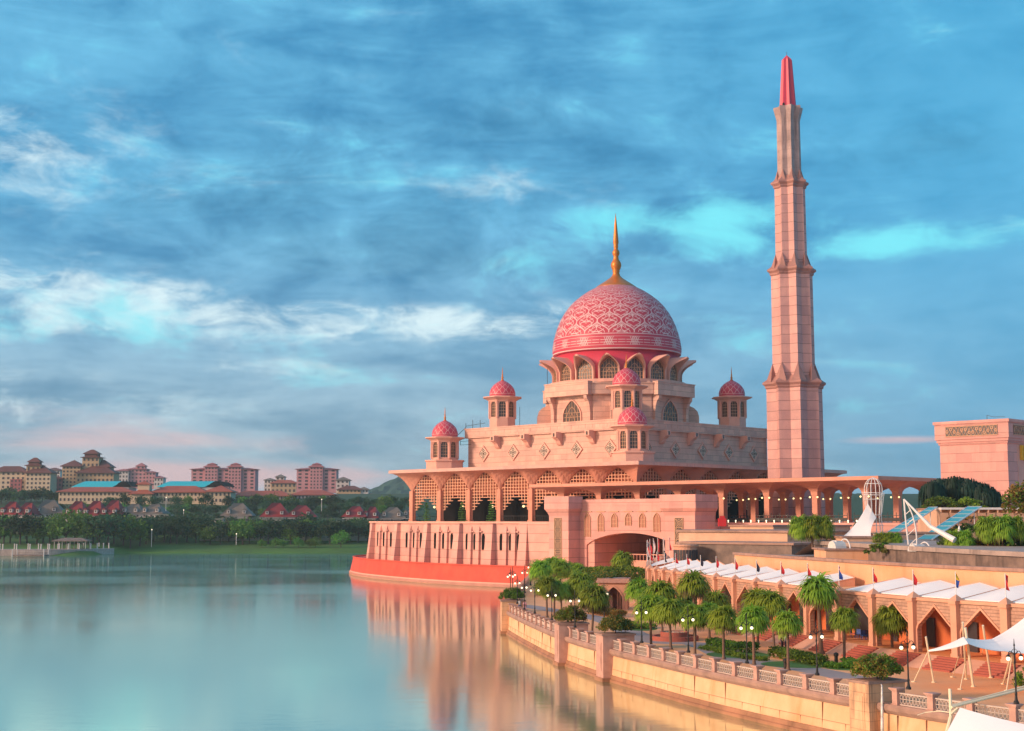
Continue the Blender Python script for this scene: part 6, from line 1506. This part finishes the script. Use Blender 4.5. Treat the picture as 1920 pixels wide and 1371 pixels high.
def rose(lab, c, w_, Y, twin):
    v0 = 918; vols = [(c - w_ / 2, c + w_ / 2, 880, v0, 0, 16, 'rose_wall', 'rose_dark', 3, 10 if twin else 6, 6)]
    for s_ in ((-22, 22) if twin else (0,)):
        vols += [(c + s_ - 12, c + s_ + 12, 876, v0, -2, 6, 'rose_wall', 'rose_dark', 5, 4, 7), (c + s_ - 7, c + s_ + 7, 871, 876, 0, 6, 'rose_wall', 'rose_dark', 3, 2, 1)]
    return far_building(lab, Y, vols)
rose('twin turreted rose pink apartment slab above the turquoise roofs', 418, 119, 1250, True)
rose('single turreted rose pink apartment slab left of the forested hill', 593, 74, 1250, False)
far_building('small cream and terracotta flats between the two rose slabs', 1400, [(508, 555, 906, 925, 0, 12, 'tan_wall', 'orange_roof', 6, 6, 2), (494, 512, 900, 922, 4, 12, 'white_wall', 'grey_roof', 4, 3, 3), (514, 530, 894, 908, 8, 10, 'white_wall', 'grey_roof', 5, 2, 2)])
far_building('salmon flats with brown roof just right of the single rose slab', 1200, [(634, 676, 918, 938, 0, 12, 'tan_wall', 'brown_roof', 7, 6, 3), (672, 690, 918, 938, 1, 10, 'white_wall', 'grey_roof', 5, 3, 3), (628, 652, 900, 930, 8, 10, 'white_wall', 'grey_roof', 6, 3, 4), (688, 698, 926, 938, 2, 8, 'white_wall', 'grey_roof', 2, 1, 1)])
def school(lab, Y, u0, u1, vt, vb, vr, mt='cream_wall', nx=18, rm='orange_roof', nz=2):
    return far_building(lab, Y, [(u0, u1, vt, vb, 0, 16, mt, rm, vr, nx, nz)], 'school', 'school_building')
school('long cream school wing with orange roof, left part', 900, 110, 245, 922, 942, 9); school('long cream school wing with orange roof under the second turquoise vault', 900, 284, 384, 923, 942, 12, nx=14)
school('cream school wing end with orange roof beside the grey roofed villa', 890, 386, 432, 922, 944, 12, nx=6); school('low white school wing with brown orange roof, middle', 940, 434, 545, 930, 940, 10, 'white_wall', 16, nz=1); school('low white school wing with brown orange roof, right', 950, 545, 625, 928, 938, 9, 'white_wall', 12, nz=1)
far_building('cream gable block of the school with a small red lantern turret', 895, [(245, 284, 926, 946, 0, 14, 'cream_wall', 'orange_roof', 11, 0, 0), (254, 276, 908, 914, 4, 7, 'cream_wall', 'orange_roof', 6, 0, 0)], 'school', 'school_building')
for (ua, ub_, Yv, lab) in ((142, 248, 930, 'turquoise barrel vault roof over the school hall, left one'), (300, 424, 930, 'turquoise barrel vault roof over the school hall, right one')):
    px_ = Yv / F_PX; o_ = PY((ua + ub_) / 2, 914, Yv); t = thing('vaulted_hall', lab, 'hall', tuple(o_), 0, 'turquoise vaulted halls'); W_ = (ub_ - ua) * px_; wa = W_ * .72
    prof_ = [(-.5 + i / 12, sin(pi * i / 12)) for i in range(13)]; hh = 11.5 * px_
    A1 = [(-W_ / 2 + 3 + (s_ + .5) * 3 * 0 + (-2 + 4 * (s_ + .5)) * .0, 8 * 2 * s_, hh * h_) for s_, h_ in prof_]
    L_ = [(-W_ / 2 + (.5 - s_) * 0 + 7 * h_, -10 + 20 * (s_ + .5), hh * h_) for s_, h_ in prof_]; R_ = [(-W_ / 2 + wa + 6 * h_, -10 + 20 * (s_ + .5), hh * h_) for s_, h_ in prof_]
    mb = MB(); mb.strip(L_, R_); mb.build('roof', 'teal_roof', t)
    n = 10; ar = [(W_ / 2 - (W_ - wa) + (W_ - wa) * (i / n), -9.5 + .0 * i, hh * .95 * sin(pi * (i / n) * .97 + .02)) for i in range(n + 1)]
    mb = MB(); mb.strip([(x + 1.5, y, 0) for x, y, z in ar], [(x + 1.5, y, z) for x, y, z in ar]); mb.strip([(x + 1.5, y, z) for x, y, z in ar], [(x + 4, y + 20, z) for x, y, z in ar]); mb.build('end_wall', 'inner_dark', t)
    mb = MB(); mb.box(-W_ / 2, W_ / 2, -9, 10, -6, .0); mb.build('wall', 'white_wall', t)
# villas
def villa(lab, uc, wpx, Y, vr, ve, roof, n, seed):
    rr_ = random.Random(seed); px_ = Y / F_PX; vb = 977; base = PY(uc, vb, Y); root = thing('villa', lab, 'house', tuple(base), rr_.uniform(-.15, .15)); W_ = wpx * px_; he = (vb - ve) * px_; hr = (ve - vr) * px_
    m_ = MB(); m_.box(-W_ / 2 * .9, W_ / 2 * .9, 0, 12, -3, he); m_.build('wall', 'white_wall', root)
    for k in range(n):
        cx = -W_ / 2 + W_ * (k + .5) / n; w2 = W_ / n * 1.22; q = rr_.uniform(.78, 1.0); m_ = MB()
        v_ = [(cx - w2 / 2, -1.5, he - .4), (cx + w2 / 2, -1.5, he - .4), (cx + w2 / 2, 13, he - .4), (cx - w2 / 2, 13, he - .4), (cx - w2 * .13, 5 + k * .4, he + hr * q), (cx + w2 * .13, 7 + k * .4, he + hr * q)]
        m_.add(v_, [(0, 1, 5, 4), (1, 2, 5), (2, 3, 4, 5), (3, 0, 4), (3, 2, 1, 0)]); r_ = m_.build('roof', roof, root)
        for s_ in (-.25, .22):                   # dormers
            x = cx + s_ * w2 + rr_.uniform(-.4, .4); z = he + hr * q * .18; y = -1.5 + 6.5 * .22; d = MB(); d.box(x - .8, x + .8, y - .9, y + 1.6, z - .3, z + 1.5); 
            dm_ = d.build('dormer', 'white_wall', root); d = MB(); d.add([(x - 1.15, y - 1.1, z + 1.4), (x + 1.15, y - 1.1, z + 1.4), (x, y - 1.1, z + 2.4), (x - 1.15, y + 2.4, z + 1.4), (x + 1.15, y + 2.4, z + 1.4), (x, y + 2.4, z + 2.4)], [(0, 1, 2), (1, 4, 5, 2), (3, 0, 2, 5), (4, 3, 5)]); d.build('dormer_roof', roof, dm_)
            d = MB(); d.box(x - .4, x + .4, y - .97, y - .9, z + .1, z + 1.1); d.build('window', 'win_dark', dm_)
    for k in range(3 * n): m_ = MB(); x = -W_ * .42 + W_ * .84 * k / max(1, 3 * n - 1); m_.box(x - .5, x + .5, -.07, .02, he - 2.4, he - 1.0); m_.build('window', 'win_dark', root)
    m_ = MB(); m_.box(-W_ / 2, W_ / 2, -4.5, -.01, he * .45, he * .45 + .25); m_.build('porch_roof', 'white_wall', root)
for a in (('maroon roofed villa at the left edge', 28, 62, 745, 940, 964, 'maroon_roof', 2, 1), ('grey brown roofed villa between two maroon ones at left', 88, 50, 755, 937, 962, 'grey_roof', 1, 2), ('long maroon roofed villa row with three peaks', 172, 104, 750, 937, 966, 'maroon_roof', 3, 3), ('tan grey roofed twin villa right of the maroon row', 264, 78, 755, 941, 962, 'grey_roof', 2, 4),
          ('dark grey villa with a tall pointed roof in the middle', 443, 50, 750, 942, 966, 'grey_roof', 1, 5), ('maroon roofed villa row near the middle', 540, 96, 750, 942, 968, 'maroon_roof', 2, 6), ('small maroon roofed villa left of the podium', 664, 40, 750, 945, 968, 'maroon_roof', 1, 7), ('small maroon villa nearest the podium', 695, 26, 752, 950, 970, 'maroon_roof', 1, 8), ('olive roofed villa beside the mosque verandah', 735, 44, 755, 948, 970, 'grey_roof', 1, 9), ('tan roofed villa partly behind the verandah column', 768, 24, 758, 948, 968, 'grey_roof', 1, 10)): villa(*a)
for (u0, u1, vt, vb, Y, lab) in ((372, 418, 974, 988, 728, 'low white carport roof left of the dark grey villa'), (420, 480, 979, 990, 726, 'pale green low garage under the dark grey villa'), (488, 530, 972, 988, 727, 'low white garage under the middle maroon villas'), (604, 690, 978, 996, 722, 'long low white house with dark windows beside the podium'), (60, 135, 970, 976, 735, 'white verandah roof under the grey brown villa'), (290, 318, 966, 972, 735, 'small white annex right of the tan grey villa')):
    p0_, p1_ = PY(u0, vb, Y), PY(u1, vt, Y); t = thing('low_house', lab, 'house', (p0_.x, Y, p0_.z)); m_ = MB(); m_.box(0, p1_.x - p0_.x, 0, 7, -4, p1_.z - p0_.z); m_.build('wall', 'white_wall', t); m_ = MB(); m_.box(-.6, p1_.x - p0_.x + .6, -1, 8, p1_.z - p0_.z, p1_.z - p0_.z + .3); m_.build('roof', 'fence_wall', t)
    for k in range(3): m_ = MB(); x = (p1_.x - p0_.x) * (k + .5) / 3; m_.box(x - .9, x + .9, -.05, .02, (p1_.z - p0_.z) * .35, (p1_.z - p0_.z) * .75); m_.build('window', 'win_dark', t)
pw0 = PY(375, 1018, 702); mb = MB(); xw = PY(375, 1018, 702).x
for k in range(24):
    x0_ = xw + k * 3.6; mb.box(x0_, x0_ + 3.45, 702, 702.3, 3.5, 7.6); mb.box(x0_ - .2, x0_ + .05, 701.8, 702.4, 3.5, 7.9)
tag(mb.build('boundary_wall', 'fence_wall'), 'long pale grey boundary wall behind the lawn trees on the far bank', 'wall')
# far promenade at left with white bollards, landing stage and pergola
EC = cr([(-262, 604), (-246, 606), (-236, 607), (-222, 609), (-208, 610.5), (-199, 614), (-190, 624), (-182, 640)], 5)
mb = MB(); mb.strip(lift(EC, -1), lift(EC, 2.6)); mb.strip(lift(EC, 2.6), lift(offs(EC, 14) if offs(EC, 14)[3].y > EC[3].y else offs(EC, -14), 2.65)); tag(mb.build('embankment', 'roofgrey'), 'low brown stone embankment with a paved walk at the far left shore', 'embankment')
bm = MB(); bm.lathe([(.35, 0), (.3, .2), (.22, 1.9), (.3, 2.0), (.3, 2.3), (.1, 2.5)], 6); bmm = bm.mesh('bollard', 'white_wall')
for dd, step in ((1.0, 3.1), (9.0, 3.6)):
    C_ = offs(EC, dd) if offs(EC, dd)[3].y > EC[3].y else offs(EC, -dd); acc = 0
    for a, b_ in zip(C_, C_[1:]):
        acc += (b_ - a).length
        if acc >= step: acc = 0; o = mesh_obj('bollard', bmm); o.location = (b_.x, b_.y, 2.6); tag(o, 'white bollard along the ' + ('water edge' if dd < 5 else 'inner edge') + ' of the far left walk', 'bollard', 'white bollards on the far left walk, ' + ('water edge' if dd < 5 else 'inner edge'))
j0 = Vector((-212.5, 597, 0)); jt = thing('landing_stage', 'low dark floating landing stage with white corner posts at the far left shore', 'jetty', tuple(j0)); mb = MB(); mb.box(0, 14, -3, 3, .2, .75); mb.build('deck', 'mouldy', jt); mb = MB()
for x in (.3, 13.7): mb.tube((x, -3, -.5), (x, -3, 3.2), .22, n=6); mb.tube((x, 2.8, -.5), (x, 2.8, 3), .22, n=6)
mb.tube((.3, 2.8, 2.2), (13.7, 2.8, 2.2), .08, n=4); mb.build('post', 'white_wall', jt)
pg = PY(102, 1020, 625); pt = thing('pergola', 'grey brown roofed pergola with white columns on the far left walk', 'pergola', (pg.x, 625, 2.6)); mb = MB(); hip(mb, 0, 14, 0, 6, 3.7, 1.2, 1.0); mb.build('roof', 'mouldy', pt); mb = MB()
for k in range(5):
    for y in (0, 6): mb.tube((k * 3.5, y, 0), (k * 3.5, y, 3.6), .2, n=6)
mb.build('column', 'fence_wall', pt)
for (u, v, h, lab) in ((284, 1022, 7, 'thin far lamp post at the end of the far left walk'), (204, 1018, 8, 'thin far lamp post by the pergola'), (311, 955, 6, 'lit far lamp post among trees right of the tan grey villa'), (344, 975, 5, 'lit far lamp post above the lawn trees'), (603, 955, 5, 'lit far lamp post among trees left of the podium'), (443, 1018, 4, 'lit far lamp post in front of the pale boundary wall')):
    Y = 660 if v > 1000 else 735; p = PY(u, v, Y); t = thing('lamp_post', lab, 'street lamp', (p.x, p.y, p.z)); mb = MB(); mb.tube((0, 0, -1), (0, 0, h), .12, n=5); mb.build('pole', 'white_metal', t); mb = MB(); mb.sphere((0, 0, h + .2), .26, 6, 4); mb.build('globe', 'globe', t)
# air: pale even haze
hz = bpy.data.materials.new('haze'); hz.use_nodes = True; hz.node_tree.nodes.clear(); ho = hz.node_tree.nodes.new('ShaderNodeOutputMaterial'); pv = hz.node_tree.nodes.new('ShaderNodeVolumePrincipled')
pv.inputs['Color'].default_value = (.62, .80, .84, 1); pv.inputs['Density'].default_value = .00014; pv.inputs['Anisotropy'].default_value = .2; hz.node_tree.links.new(pv.outputs[0], ho.inputs['Volume']); M['haze'] = hz
mb = MB(); mb.box(-3600, 3600, -200, 4000, -4, 170)
if True: struct(mb.build('haze', 'haze'), 'stuff')
